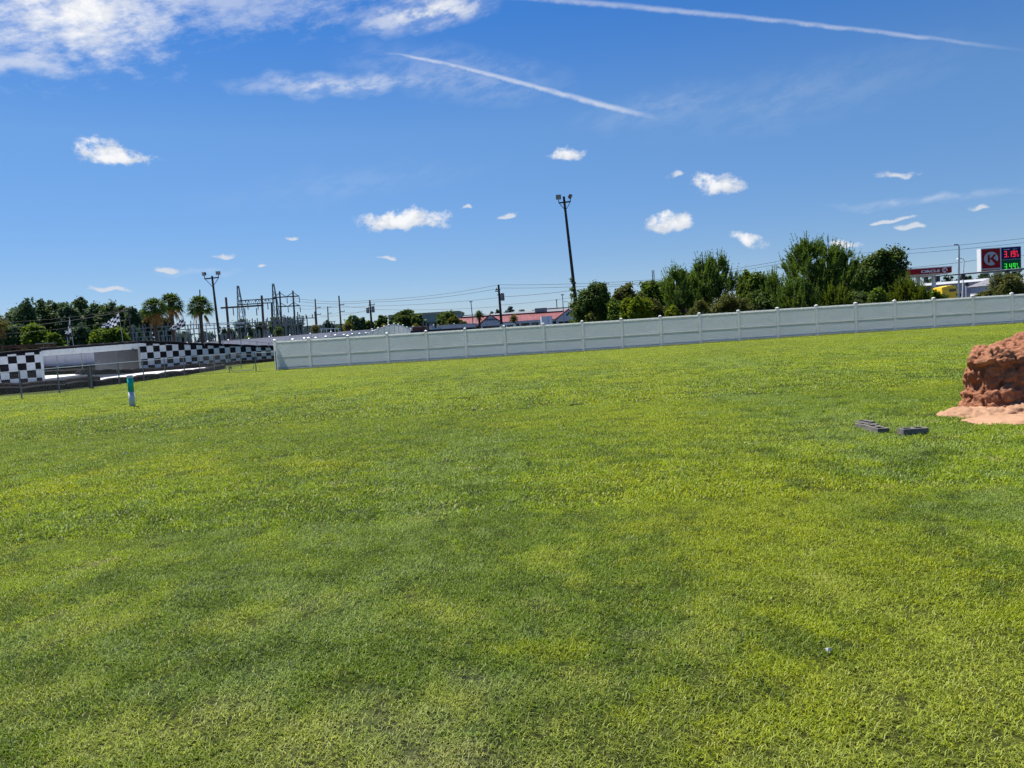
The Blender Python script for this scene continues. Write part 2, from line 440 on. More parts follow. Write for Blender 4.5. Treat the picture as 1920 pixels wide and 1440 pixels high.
MAT = dict(
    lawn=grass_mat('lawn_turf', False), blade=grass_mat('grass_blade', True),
    vinyl=vinyl_mat('white_vinyl', (.88, .87, .80), .38, var=.03, scale=.6, dirt=(.45, .47, .40), dscale=.9, damt=.16, coords='World'),
    vinyl_frame=vinyl_mat('white_vinyl_frame', (.88, .87, .80), .38, var=.03, scale=.6, dirt=(.45, .47, .40), dscale=.9, damt=.16, coords='World', tmix=.56),
    vinyl_far=vinyl_mat('light_tinted_vinyl', (.45, .46, .52), .4, var=.04, scale=.5, coords='World', tmix=.16),  # white vinyl, its different light painted in as a darker lavender tint
    vinyl_cap=mat('white_vinyl_cap', (.82, .83, .82), .35, var=.02),
    concrete=mat('track_concrete', (.62, .60, .60), .75, var=.10, scale=.8, bump=.2, dirt=(.30, .29, .29), dscale=.5, damt=.4, coords='World'),
    stucco=mat('white_painted_block', (.55, .60, .615), .6, var=.08, scale=2.0, bump=.15, dirt=(.33, .35, .34), damt=.45, coords='World'),
    stucco_grey=mat('abutment_shade_grey', (.085, .095, .108), .7, var=.10, scale=1.0, bump=.2, dirt=(.2, .21, .22), coords='World'),  # the shade under the bridge is put into this dark base colour
    black=mat('black_paint', (.006, .006, .009), .7, spec=.15, var=.3, scale=2.0, dirt=(.05, .05, .052), dscale=2.2, damt=.5, coords='World'),
    rubber=mat('black_rubber', (.008, .008, .010), .8, var=.5, scale=1.5, bump=.4, bscale=6, spec=.12, dirt=(.025, .023, .023), coords='World'),
    asphalt=mat('asphalt', (.055, .055, .057), .9, var=.2, scale=.7, bump=.3, bscale=60, coords='World'),
    galv=mat('galvanised_steel', (.42, .43, .44), .42, .75, var=.12, scale=4),
    galv_dull=mat('dull_grey_steel', (.23, .24, .25), .55, .4, var=.2, scale=2),
    galv_bright=mat('bright_galvanised_pipe', (.62, .63, .64), .4, .3, var=.06),
    dark_steel=mat('dark_steel', (.06, .06, .065), .5, .5, var=.25),
    rust=mat('weathering_steel', (.16, .095, .075), .75, .2, var=.3, scale=2, dirt=(.08, .05, .045)),
    wood_dark=mat('creosote_pole_wood', (.045, .035, .030), .85, var=.35, scale=3, bump=.4, bscale=18),
    wood_pole=mat('weathered_pole_wood', (.11, .09, .075), .85, var=.3, scale=3, bump=.3, bscale=18),
    wood_post=mat('brown_fence_wood', (.07, .05, .04), .85, var=.3, scale=4),
    porcelain=mat('grey_porcelain', (.22, .225, .23), .3, var=.1),
    lens=mat('floodlight_lens', (.20, .20, .19), .2, var=.15, scale=5, spec=.6),
    teal=mat('teal_paint', (.004, .42, .34), .42, var=.08, dirt=(.02, .12, .1)),
    pvc=mat('white_pvc_pipe', (.62, .66, .70), .4, var=.05, dirt=(.3, .3, .27), damt=.35),
    block=mat('concrete_block', (.19, .172, .148), .95, var=.22, scale=9, bump=.7, bscale=70, dirt=(.12, .11, .10), dscale=6),
    red_roof=mat('red_metal_roof', (.20, .050, .046), .5, var=.12, scale=1.0, dirt=(.25, .07, .06)),
    grey_roof=mat('grey_shingle', (.16, .16, .18), .85, var=.15, scale=2.0),
    pale_wall=mat('pale_grey_cladding', (.52, .53, .55), .7, var=.06, scale=.8),
    tan_wall=mat('tan_cladding', (.36, .34, .27), .8, var=.08),
    grey_wall=mat('grey_green_cladding', (.25, .29, .30), .8, var=.06),
    dark_glass=mat('dark_shop_glass', (.015, .017, .02), .12, var=.2, spec=.6),
    white_metal=mat('white_metal', (.80, .80, .80), .4, var=.03),
    lav_wall=mat('lavender_grey_wall', (.34, .35, .42), .75, var=.07, scale=.6),
    trim=mat('dark_trim', (.03, .03, .033), .6),
    ctr=mat('sign_red', (.36, .012, .020), .35, var=.04, spec=.1),
    cto=mat('sign_orange', (.50, .17, .03), .4, var=.04, spec=.1),
    ctb=mat('sign_navy', (.018, .012, .13), .35, var=.04, spec=.1),
    ctg=mat('sign_green', (.005, .14, .065), .35, var=.04, spec=.1),
    sgrey=mat('sign_pale_grey', (.50, .51, .55), .4, var=.03),
    led_red=emit_mat('red_led', (1.0, .02, .07), .5),
    led_green=emit_mat('green_led', (.05, 1.0, .06), .40),
    yellow=mat('yellow_truck_paint', (.92, .58, .02), .3, var=.04, spec=.5),
    tyre=mat('tyre_rubber', (.015, .015, .016), .8),
    car_white=mat('white_car_paint', (.80, .80, .80), .25, var=.02, spec=.5),
    flag_white=mat('flag_white', (.72, .72, .76), .8, var=.05),
    flag_black=mat('flag_black', (.012, .012, .016), .8, var=.2),
    orange=mat('faded_orange_paint', (.45, .20, .07), .6, var=.15),
    rusty_red=mat('rusty_red_paint', (.15, .05, .04), .7, var=.35, scale=2),
    litter=mat('white_litter', (.38, .39, .40), .5),
    bark=mat('bark', (.075, .055, .042), .95, var=.35, scale=4, bump=.6, bscale=14),
    palm_bark=mat('palm_bark', (.085, .060, .048), .95, var=.35, scale=6, bump=.7, bscale=12),
    teal_text=mat('teal_sign_paint', (.02, .10, .13), .5),
    navy_text=mat('navy_sign_paint', (.012, .014, .05), .5),
    wire=mat('wire_black', (.03, .03, .035), .6),
    leaf_dark=leaf_mat('dark_broadleaf', (0.044, 0.070, 0.024), (0.069, 0.113, 0.026), (0.185, 0.250, 0.057), .22),
    leaf_mid=leaf_mat('mid_green_leaf', (0.055, 0.098, 0.018), (0.097, 0.156, 0.027), (0.231, 0.309, 0.054), .32),
    leaf_olive=leaf_mat('olive_leaf', (0.068, 0.085, 0.025), (0.110, 0.124, 0.030), (0.166, 0.166, 0.055), .35),
    leaf_lime=leaf_mat('lime_leaf', (0.090, 0.138, 0.013), (0.158, 0.206, 0.019), (0.206, 0.248, 0.041), .42),
    leaf_far=leaf_mat('far_wood_leaf', (0.054, 0.091, 0.041), (0.108, 0.154, 0.054), (0.165, 0.218, 0.094), .25, scale=.25),
    leaf_far_dark=leaf_mat('far_dark_leaf', (0.041, 0.073, 0.047), (0.067, 0.113, 0.056), (0.160, 0.215, 0.084), .2, scale=.25),
    leaf_blue=leaf_mat('far_hazy_leaf', (0.044, 0.068, 0.068), (0.060, 0.088, 0.080), (0.072, 0.104, 0.088), .2, scale=.2),  # bluish haze of distance put into the leaf colour
    needle=leaf_mat('pine_needle', (0.053, 0.109, 0.031), (0.110, 0.180, 0.034), (0.287, 0.376, 0.071), .3, scale=.9),
    needle_lt=leaf_mat('young_pine_needle', (0.063, 0.101, 0.016), (0.109, 0.149, 0.021), (0.149, 0.184, 0.034), .38, scale=.9),
    frond=leaf_mat('palm_frond', (0.037, 0.076, 0.015), (0.069, 0.124, 0.022), (0.138, 0.193, 0.062), .3, scale=1.0, rough=.4),
    frond_y=leaf_mat('yellow_palm_frond', (.080, .085, .015), (.14, .13, .025), (.20, .17, .04), .35, scale=1.0),
    frond_dead=leaf_mat('dead_palm_frond', (.17, .11, .045), (.23, .15, .06), (.28, .2, .09), .3),
)


def rock_mat():
    m, n, p, out = base_mat('red_artificial_rock')
    v = n.n('ShaderNodeNewGeometry')
    P = v.outputs['Position']
    a = n.noise(P, 2.2, 6, .6)
    b_ = n.noise(P, 9.0, 7, .65)
    c = n.mix(n.ss(a, .35, .65), (.24, .093, .046), (.36, .160, .086))
    c = n.mix(n.ss(b_, .52, .70, 0, .8), c, (.15, .055, .032))
    c = n.mix(n.ss(n.noise(P, 26, 5, .7), .56, .72, 0, .5), c, (.42, .23, .13))
    c = n.mix(n.ss(n.noise(P, 4.0, 5, .7), .60, .74, 0, .6), c, (.34, .225, .14))
    c = n.mix(n.ss(v.outputs['Pointiness'], .50, .44, 0, .35), c, (.10, .045, .03))  # shade painted into the creases: concave parts get a darker colour
    n.put(p.inputs['Base Color'], c)
    p.inputs['Roughness'].default_value = .85
    p.inputs['Specular IOR Level'].default_value = .2
    bm_ = n.n('ShaderNodeBump')
    bm_.inputs['Strength'].default_value = .7
    bm_.inputs['Distance'].default_value = .03
    n.put(bm_.inputs['Height'], n.m('ADD', b_, n.m('MULTIPLY', n.noise(P, 30, 6, .7), .5)))
    n.put(p.inputs['Normal'], bm_.outputs[0])
    return m


def slab_mat():
    m, n, p, out = base_mat('pink_rock_slab')
    P = n.n('ShaderNodeNewGeometry').outputs['Position']
    c = n.mix(n.ss(n.noise(P, 1.8, 6, .62), .35, .66), (.32, .172, .095), (.41, .235, .135))
    c = n.mix(n.ss(n.noise(P, 7, 6, .7), .58, .75, 0, .5), c, (.28, .12, .07))
    n.put(p.inputs['Base Color'], c)
    p.inputs['Roughness'].default_value = .9
    bm_ = n.n('ShaderNodeBump')
    bm_.inputs['Strength'].default_value = .5
    bm_.inputs['Distance'].default_value = .02
    n.put(bm_.inputs['Height'], n.noise(P, 14, 8, .7))
    n.put(p.inputs['Normal'], bm_.outputs[0])
    return m


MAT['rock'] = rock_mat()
MAT['slab'] = slab_mat()

# ------------------------------------------------------------------ mesh building
ORG = {}


def tag(o, label=None, cat=None, group=None, kind=None):
    for k, v in (('label', label), ('category', cat), ('group', group), ('kind', kind)):
        if v:
            o[k] = v
    return o


def thing(name, label, cat, loc, group=None):
    o = bpy.data.objects.new(name, None)
    o.empty_display_size = .2
    COL.objects.link(o)
    o.location = loc
    ORG[o] = Vector(loc)
    return tag(o, label, cat, group)


def link(name, me, m, parent=None, smooth=False):
    o = bpy.data.objects.new(name, me)
    COL.objects.link(o)
    if m is not None and not me.materials:
        for x in (m if isinstance(m, (list, tuple)) else [m]):
            me.materials.append(MAT[x] if isinstance(x, str) else x)
    if smooth:
        me.polygons.foreach_set('use_smooth', np.ones(len(me.polygons), bool))
    if parent is not None:
        o.parent = parent
        ORG[o] = ORG[parent]
    return o


class MB:
    def __init__(s):
        s.v, s.f, s.mi = [], [], []

    def add(s, vs, fs, mi=0):
        b = len(s.v)
        s.v += [tuple(x) for x in vs]
        s.f += [tuple(b + i for i in q) for q in fs]
        s.mi += [mi] * len(fs)
        return s

    def hexa(s, c, mi=0):
        "eight corners: bottom ring then top ring"
        return s.add(c, [(3, 2, 1, 0), (4, 5, 6, 7), (0, 1, 5, 4), (1, 2, 6, 5), (2, 3, 7, 6), (3, 0, 4, 7)], mi)

    def box(s, x0, x1, y0, y1, z0, z1, mi=0):
        return s.hexa([(x0, y0, z0), (x1, y0, z0), (x1, y1, z0), (x0, y1, z0), (x0, y0, z1), (x1, y0, z1), (x1, y1, z1), (x0, y1, z1)], mi)

    def beam(s, p0, p1, w, h=None, mi=0):
        p0, p1 = Vector(p0), Vector(p1)
        h = h or w
        d = (p1 - p0).normalized()
        a = d.cross(Vector((0, 0, 1)))
        a = Vector((1, 0, 0)) if a.length < 1e-3 else a.normalized()
        b = a.cross(d).normalized()
        c = []
        for p in (p0, p1):
            for i, j in ((-1, -1), (1, -1), (1, 1), (-1, 1)):
                c.append(p + a * (w / 2 * i) + b * (h / 2 * j))
        return s.hexa(c, mi)

    def cyl(s, p0, p1, r0, r1=None, n=8, mi=0):
        p0, p1 = Vector(p0), Vector(p1)
        r1 = r0 if r1 is None else r1
        d = (p1 - p0).normalized()
        a = d.cross(Vector((0, 0, 1)))
        a = Vector((1, 0, 0)) if a.length < 1e-3 else a.normalized()
        b = d.cross(a)
        vs = []
        for p, r in ((p0, r0), (p1, r1)):
            for i in range(n):
                t = 2 * math.pi * i / n
                vs.append(p + (a * math.cos(t) + b * math.sin(t)) * r)
        fs = [(i, (i + 1) % n, n + (i + 1) % n, n + i) for i in range(n)]
        fs += [tuple(range(n - 1, -1, -1)), tuple(range(n, 2 * n))]
        return s.add(vs, fs, mi)

    def tube(s, pts, r, n=6, mi=0, r1=None):
        pts = [Vector(p) for p in pts]
        vs, fs = [], []
        m_ = len(pts)
        for k, p in enumerate(pts):
            d = (pts[min(k + 1, m_ - 1)] - pts[max(k - 1, 0)]).normalized()
            a = d.cross(Vector((0, 0, 1)))
            a = Vector((1, 0, 0)) if a.length < 1e-3 else a.normalized()
            b = d.cross(a)
            rr = r if r1 is None else r + (r1 - r) * k / (m_ - 1)
            for i in range(n):
                t = 2 * math.pi * i / n
                vs.append(p + (a * math.cos(t) + b * math.sin(t)) * rr)
        for k in range(m_ - 1):
            for i in range(n):
                fs.append((k * n + i, k * n + (i + 1) % n, (k + 1) * n + (i + 1) % n, (k + 1) * n + i))
        fs += [tuple(range(n - 1, -1, -1)), tuple(range((m_ - 1) * n, m_ * n))]
        return s.add(vs, fs, mi)

    def prism(s, pts, vec, mi=0):
        n = len(pts)
        vec = Vector(vec)
        vs = [Vector(p) for p in pts] + [Vector(p) + vec for p in pts]
        fs = [tuple(range(n - 1, -1, -1)), tuple(range(n, 2 * n))] + [(i, (i + 1) % n, n + (i + 1) % n, n + i) for i in range(n)]
        return s.add(vs, fs, mi)

    def lathe(s, prof, c, n=12, mi=0, axis=None):
        "profile of (radius, height) about a standing axis through c"
        c = Vector(c)
        vs, fs = [], []
        for r, z in prof:
            for i in range(n):
                t = 2 * math.pi * i / n
                vs.append(c + Vector((r * math.cos(t), r * math.sin(t), z)))
        for k in range(len(prof) - 1):
            for i in range(n):
                fs.append((k * n + i, k * n + (i + 1) % n, (k + 1) * n + (i + 1) % n, (k + 1) * n + i))
        fs += [tuple(range(n - 1, -1, -1)), tuple(range((len(prof) - 1) * n, len(prof) * n))]
        return s.add(vs, fs, mi)

    def mesh(s, name, org=(0, 0, 0)):
        me = bpy.data.meshes.new(name)
        o = Vector(org)
        me.from_pydata([tuple(Vector(v) - o) for v in s.v], [], s.f)
        if any(s.mi):
            me.polygons.foreach_set('material_index', s.mi)
        me.update()
        return me

    def build(s, name, m, parent=None, smooth=False):
        return link(name, s.mesh(name, ORG[parent] if parent is not None else (0, 0, 0)), m, parent, smooth)


def np_mesh(name, V, Fq):
    me = bpy.data.meshes.new(name)
    k = Fq.shape[1]
    me.vertices.add(len(V))
    me.vertices.foreach_set('co', np.ascontiguousarray(V, np.float32).ravel())
    me.loops.add(Fq.size)
    me.loops.foreach_set('vertex_index', np.ascontiguousarray(Fq, np.int32).ravel())
    me.polygons.add(len(Fq))
    me.polygons.foreach_set('loop_start', np.arange(0, Fq.size, k, dtype=np.int32))
    me.polygons.foreach_set('loop_total', np.full(len(Fq), k, np.int32))
    me.update(calc_edges=True)
    return me


def copy_thing(root, loc, rz=0.0, scale=1.0, label=None, group=None):
    r = root.copy()
    COL.objects.link(r)
    r.location = loc
    r.rotation_euler = (0, 0, rz)
    r.scale = (scale,) * 3 if not isinstance(scale, tuple) else scale
    if label:
        r['label'] = label
    if group:
        r['group'] = group
    for ch in list(root.children):
        c = ch.copy()
        COL.objects.link(c)
        c.parent = r
        for gch in list(ch.children):
            d = gch.copy()
            COL.objects.link(d)
            d.parent = c
    return r


def text_mesh(body, size, depth, bold=.0):
    cu = bpy.data.curves.new('t', 'FONT')
    cu.body, cu.size, cu.extrude, cu.offset = body, size, depth / 2, bold
    cu.align_x, cu.align_y = 'LEFT', 'BOTTOM_BASELINE'
    cu.resolution_u = 3
    o = bpy.data.objects.new('t', cu)
    COL.objects.link(o)
    dg = bpy.context.evaluated_depsgraph_get()
    me = bpy.data.meshes.new_from_object(o.evaluated_get(dg))
    bpy.data.objects.remove(o)
    bpy.data.curves.remove(cu)
    return me


def place_mesh(me, origin, U, V, org=(0, 0, 0)):
    "lay a flat mesh (x, y, z) out along U, V and their normal at origin"
    U, V = Vector(U).normalized(), Vector(V).normalized()
    Wn = U.cross(V)
    o = Vector(origin) - Vector(org)
    M_ = Matrix(((U.x, V.x, Wn.x, o.x), (U.y, V.y, Wn.y, o.y), (U.z, V.z, Wn.z, o.z), (0, 0, 0, 1)))
    me.transform(M_)
    me.update()
    return me

# ================================================================== THE GROUND
def gz(x, y):
    k = sstep(-18.5, -15.0, x)
    z = 0.055 * math.tanh((x - 12) / 6) * sstep(22, 46, y) * k
    z += 0.5 * sstep(53, 62, y) * sstep(-13.8, -9, x)      # the road side lies a little higher
    z += 0.016 * math.sin(x * .55 + 1.3) * math.sin(y * .41 + .4) * k * (1 - sstep(40, 47, y))
    return z


def sheet(name, xs, ys, dz, m):
    V = np.array([(x, y, gz(x, y) + dz) for y in ys for x in xs])
    nx = len(xs)
    Fq = np.array([(j * nx + i, j * nx + i + 1, (j + 1) * nx + i + 1, (j + 1) * nx + i) for j in range(len(ys) - 1) for i in range(nx - 1)])
    o = link(name, np_mesh(name, V, Fq), m, smooth=True)
    return tag(o, kind='structure')


def spans(*seg):
    out = []
    for a, b, n in seg:
        out += list(np.linspace(a, b, n, endpoint=False))
    return out + [seg[-1][1]]


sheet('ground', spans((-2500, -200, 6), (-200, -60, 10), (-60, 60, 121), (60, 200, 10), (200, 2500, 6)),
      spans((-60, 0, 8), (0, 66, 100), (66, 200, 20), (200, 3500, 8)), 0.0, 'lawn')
road = sheet('road', spans((-11, 60, 24), (60, 400, 12)), spans((63, 76, 5)), 0.02, 'asphalt')
park = sheet('parking_lot', spans((-8, 60, 20), (60, 160, 8)), spans((84, 146, 8)), 0.02, 'asphalt')


def flat(name, pts, z, m):
    return tag(MB().add([(x, y, z) for x, y in pts], [tuple(range(len(pts)))]).build(name, m), kind='structure')


flat('kart_track', [(-80, 36.2), (-24.6, 36.2), (-22.2, 38.6), (-20.9, 42), (-20.6, 47), (-20.9, 52), (-21.7, 57), (-23.0, 61.0),
                    (-26.5, 67.2), (-29.7, 62.2), (-36.6, 68.2), (-45, 72), (-80, 72)], .008, 'concrete')
flat('kart_track', [(-100, 87), (-34, 86), (-20, 84), (-13, 82), (-13, 92), (-24, 96.5), (-100, 96.8)], .008, 'concrete')

# ================================================================== WHITE VINYL FENCES
FY = 48.3


def post_mesh(h, w=.127):
    return MB().box(-w / 2, w / 2, -w / 2, w / 2, 0, h).mesh('post')


def cap_mesh(w=.127):
    a, b = w / 2 + .012, w / 2 - .02
    m_ = MB().box(-a, a, -a, a, 0, .035)
    m_.add([(-a, -a, .035), (a, -a, .035), (a, a, .035), (-a, a, .035), (0, 0, .085)], [(0, 1, 4), (1, 2, 4), (2, 3, 4), (3, 0, 4)])
    return m_.mesh('cap')


def board_panel(L, h0, h1l, h1r, nb, th=.022):
    "tongue-and-groove boards with V joints on both faces; the top may slope"
    mb = MB()
    bw = L / nb
    xs_ = [(-L / 2, 1)]
    for i in range(nb):
        a, b = -L / 2 + i * bw, -L / 2 + (i + 1) * bw
        xs_ += [(a + .006, 1), (b - .006, 1)] + ([(b, .55)] if i < nb - 1 else [(b, 1)])
    n = len(xs_)
    vs = []
    for x, k in xs_:
        t = h1l + (h1r - h1l) * (x / L + .5)
        for y in (-th / 2 * k, th / 2 * k):
            vs += [(x, y, h0), (x, y, t)]
    fs = []
    for i in range(n - 1):
        a, b = i * 4, i * 4 + 4
        fs += [(a, b, b + 1, a + 1), (a + 2, a + 3, b + 3, b + 2), (a + 1, b + 1, b + 3, a + 3), (a, a + 2, b + 2, b)]
    e = (n - 1) * 4
    fs += [(0, 1, 3, 2), (e, e + 2, e + 3, e + 1)]
    mb.add(vs, fs)
    return mb.mesh('panel')


def rail_mesh(L, z, h, w=.045):
    return MB().box(-L / 2, L / 2, -w / 2, w / 2, z, z + h).mesh('rail')


def child(name, me, m, parent, loc, rz=0.0, sub=None):
    o = link(name, me, m, parent)
    o.location = Vector(loc) - (ORG[parent] if sub is None else Vector(sub))
    o.rotation_euler = (0, 0, rz)
    return o


SP = 2.437
x_first = at(519, 690, FY).x
posts_x = [x_first] + [x_first + 2.12 + SP * i for i in range(0, 24)]
ff = thing('vinyl_fence', 'long white vinyl privacy fence running straight across the far side of the lawn', 'fence', (x_first, FY, 0))
pm, cm_ = post_mesh(1.86, .15), cap_mesh(.15)
Lp = SP - .15
me_lo, me_up = board_panel(Lp, .09, .80, .80, 14), board_panel(Lp, .90, 1.72, 1.72, 14)
me_bot, me_mid, me_top = rail_mesh(Lp, .05, .13, .09), rail_mesh(Lp, .80, .10, .12), rail_mesh(Lp, 1.72, .09, .12)
L0 = 2.12 - .15
first = (board_panel(L0, .09, .80, .80, 12), board_panel(L0, .90, 1.72, 1.72, 12), rail_mesh(L0, .05, .13), rail_mesh(L0, .80, .10, .12), rail_mesh(L0, 1.72, .09, .12))
rng = random.Random(4)
for i, x in enumerate(posts_x):
    z = gz(x, FY)
    p = child('post', pm, 'vinyl_frame', ff, (x, FY, z), rng.uniform(-.01, .01))
    c = link('cap', cm_, 'vinyl_cap', p)
    c.location = (0, 0, 1.86)
    if i + 1 < len(posts_x):
        xm = (x + posts_x[i + 1]) / 2
        zm = gz(xm, FY)
        ms = first if i == 0 else (me_lo, me_up, me_bot, me_mid, me_top)
        for nm, me in zip(('panel', 'panel', 'rail', 'rail', 'rail'), ms):
            child(nm, me, 'vinyl' if 'panel' in nm else 'vinyl_frame', ff, (xm, FY, zm))

# the fence that runs back from the corner, with a hump in its top line
capx = [519, 548.8, 570.5, 592, 611, 628.7, 645, 660.6, 673.9, 686, 698.5, 709, 720, 729, 738.5, 747, 755.5, 763, 770]
capy = [638, 637, 635, 634, 631.5, 629, 628.5, 627, 626.4, 625.3, 621.7, 616.3, 613.8, 611.2, 609.5, 610.8, 612.6, 616.7, 620.5]
sf = thing('humped_vinyl_fence', 'white vinyl fence with a humped top running back from the fence corner', 'fence', (x_first, FY + 2.4, 0))
SX = -14.35
pts = []
for k in range(len(capx)):
    Y = FY + 2.44 * k + .14
    h = at(capx[k], capy[k], Y).z - gz(SX, Y) if k else 1.86
    pts.append((at(capx[k], capy[k], Y).x if k else x_first, Y, max(1.85, h)))
for k, (X, Y, h) in enumerate(pts):
    if k:
        p = child('post', post_mesh(h), 'vinyl', sf, (X, Y, gz(X, Y)))
        c = link('cap', cm_, 'vinyl_cap', p)
        c.location = (0, 0, h)
    if k + 1 < len(pts):
        X2, Y2, h2 = pts[k + 1]
        L = math.hypot(X2 - X, Y2 - Y) - .127
        rz = math.atan2(Y2 - Y, X2 - X)
        mid = ((X + X2) / 2, (Y + Y2) / 2, gz(X, Y))
        child('panel', board_panel(L, .08, h - .10, h2 - .10, 12), 'vinyl', sf, mid, rz)
        tr_ = MB().hexa([(-L / 2, -.025, h - .1), (L / 2, -.025, h2 - .1), (L / 2, .025, h2 - .1), (-L / 2, .025, h - .1),
                         (-L / 2, -.025, h - .03), (L / 2, -.025, h2 - .03), (L / 2, .025, h2 - .03), (-L / 2, .025, h - .03)])
        child('rail', tr_.mesh('rail'), 'vinyl_cap', sf, mid, rz)
        child('rail', rail_mesh(L, .04, .13), 'vinyl', sf, mid, rz)

# the far fence on the other side of the kart track
FFY = 98.0
faf = thing('vinyl_fence', 'pale lavender vinyl fence in the distance behind the kart track and checkered ramp', 'fence', (-40, FFY, 0))
SPF = 2.6
xa = at(545 - 38.4 * 17, 700, FFY).x
for k in range(27):
    X = xa + SPF * k
    h = 2.42 + .30 * sstep(-38, -16, X)
    h2 = 2.42 + .30 * sstep(-38, -16, X + SPF)
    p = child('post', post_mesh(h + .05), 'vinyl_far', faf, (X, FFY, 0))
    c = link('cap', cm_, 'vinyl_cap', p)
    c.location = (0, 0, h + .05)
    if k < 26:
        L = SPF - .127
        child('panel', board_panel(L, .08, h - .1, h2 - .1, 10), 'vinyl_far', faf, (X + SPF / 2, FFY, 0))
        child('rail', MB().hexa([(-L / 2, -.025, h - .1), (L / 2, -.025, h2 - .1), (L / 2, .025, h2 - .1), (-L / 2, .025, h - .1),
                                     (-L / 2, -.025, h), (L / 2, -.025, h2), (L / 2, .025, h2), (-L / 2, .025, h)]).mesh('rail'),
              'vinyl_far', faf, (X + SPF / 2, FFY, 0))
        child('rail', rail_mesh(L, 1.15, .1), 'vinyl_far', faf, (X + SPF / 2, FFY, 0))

# ================================================================== KART TRACK: checkered walls, bridge, rubber rails


def checker_wall(name, label, A, B, zA, zB, sq, row, flip, thick=.3):
    A, B = Vector((*A, 0)), Vector((*B, 0))
    u = (B - A)
    L = u.length
    u.normalize()
    nrm = Vector((u.y, -u.x, 0))            # towards the lawn
    t = thing(name, label, 'wall', A)
    back = -nrm * thick
    MB().hexa([A, B, B + back, A + back, A + Vector((0, 0, zA)), B + Vector((0, 0, zB)), B + back + Vector((0, 0, zB)), A + back + Vector((0, 0, zA))]
              ).build('wall', 'stucco', t)
    top = lambda s: zA + (zB - zA) * s / L
    nc = int(L / sq) + 1
    for i in range(nc):
        a, b = i * sq, min(L, (i + 1) * sq)
        if b - a < .05:
            continue
        for j in range(8):
            if (i + j + flip) % 2:
                continue
            z0 = j * row + .02
            za, zb = min((j + 1) * row, top(a)), min((j + 1) * row, top(b))
            if za - z0 < .04 or zb - z0 < .04:
                continue
            o = nrm * .006
            p = lambda s, z: A + u * s + Vector((0, 0, z))
            MB().hexa([p(a, z0) + o, p(b, z0) + o, p(b, z0) + nrm * .001, p(a, z0) + nrm * .001,
                       p(a, za) + o, p(b, zb) + o, p(b, zb) + nrm * .001, p(a, za) + nrm * .001]).build('black_square', 'black', t)
    return t


checker_wall('checkered_wall', 'black and white checkered wall at the left edge of the photo, in front of the bridge', (-36.4, 45.6), (-27.85, 46.0), 1.72, 1.98, .515, .452, 0)
checker_wall('checkered_ramp_wall', 'long black and white checkered ramp wall sloping down from the bridge to the white fence', (-29.76, 62.5), (-22.5, 74.8), 2.33, 1.22, .59, .515, 1)


def rubber_rail(name, label, pts, h, w, z=None, seg=2.4, jag=.03, seed=1):
    rg = random.Random(seed)
    P = [Vector((p[0], p[1], (p[2] if len(p) > 2 else 0.0))) for p in pts]
    t = thing(name, label, 'barrier', P[0], 'black rubber rails of the kart track')
    for a, b in zip(P, P[1:]):
        L = (b - a).length
        n = max(1, round(L / seg))
        for i in range(n):
            p, q = a.lerp(b, i / n), a.lerp(b, (i + 1) / n)
            d = (q - p).normalized()
            q = q - d * .03
            s = Vector((-d.y, d.x, 0)).normalized()
            mb = MB()
            K = 5
            hh = h * (1 + rg.uniform(-.12, .12))
            ring = []
            for k in range(K):
                c = p.lerp(q, k / (K - 1))
                zt = hh * (.82 + .18 * math.sin(math.pi * k / (K - 1)) ** .5) + rg.uniform(-jag, jag) * .4
                j = s * rg.uniform(-jag, jag)
                ring += [c - s * (w / 2) + j, c - s * (w / 2) + j + Vector((0, 0, zt * .8)), c - s * (w * .28) + j + Vector((0, 0, zt)),
                         c + s * (w * .28) + j + Vector((0, 0, zt)), c + s * (w / 2) + j + Vector((0, 0, zt * .8)), c + s * (w / 2) + j]
            fs = [(k * 6 + i2, k * 6 + (i2 + 1) % 6, k * 6 + 6 + (i2 + 1) % 6, k * 6 + 6 + i2) for k in range(K - 1) for i2 in range(6)]
            fs += [(5, 4, 3, 2, 1, 0), tuple(range((K - 1) * 6, K * 6))]
            mb.add(ring, fs)
            mb.build('rail_segment', 'rubber', t)
    return t


rubber_rail('track_rail', 'low black rubber rail close behind the chain-link fence', [(-40, 34.2), (-24.6, 35.3), (-21.8, 37.8), (-20.35, 41.6), (-20.15, 47), (-20.5, 52), (-21.3, 57), (-22.2, 60)], .34, .3, seed=2)
rubber_rail('track_rail', 'low black rubber rail in front of the left checkered wall', [(-44, 40.2), (-30, 41.0), (-27, 42.6), (-25.3, 47.5)], .36, .3, seed=3)
rubber_rail('track_rail', 'low black rubber rail along the foot of the grey bridge abutment and ramp wall', [(-37.5, 67.0), (-33.2, 62.6), (-29.6, 60.6), (-27.4, 63.6), (-24.6, 68.4), (-22.0, 72.2)], .36, .34, seed=4)
rubber_rail('track_rail', 'low black rubber rail seen under the bridge beside the grass strip', [(-60, 73.5), (-42, 73.0), (-37.5, 71.5)], .4, .4, seed=5)
rubber_rail('track_rail', 'thin black rubber rail under the bridge on the far edge of the grass strip', [(-78, 86.5), (-50, 86.3), (-34, 85.6)], .25, .3, seed=6)
rubber_rail('track_rail', 'black rubber rail at the foot of the far lavender fence', [(-90, 97.0), (-40, 97.0), (-20, 96.9)], .55, .4, seed=7)
ZB0, ZB1 = at(72, 658, 46).z, at(264.5, 643.5, 62.4).z
rubber_rail('barrier_rail', 'black rubber barrier along the top of the left checkered wall', [(-36.3, 45.85, 1.725), (-27.95, 46.2, 1.985)], .21, .24, seed=8)
rubber_rail('barrier_rail', 'black rubber barrier along the top edge of the white bridge', [(-28.15, 46.4, ZB0 + .003), (-29.95, 62.3, ZB1 + .003)], .2, .24, seed=9)
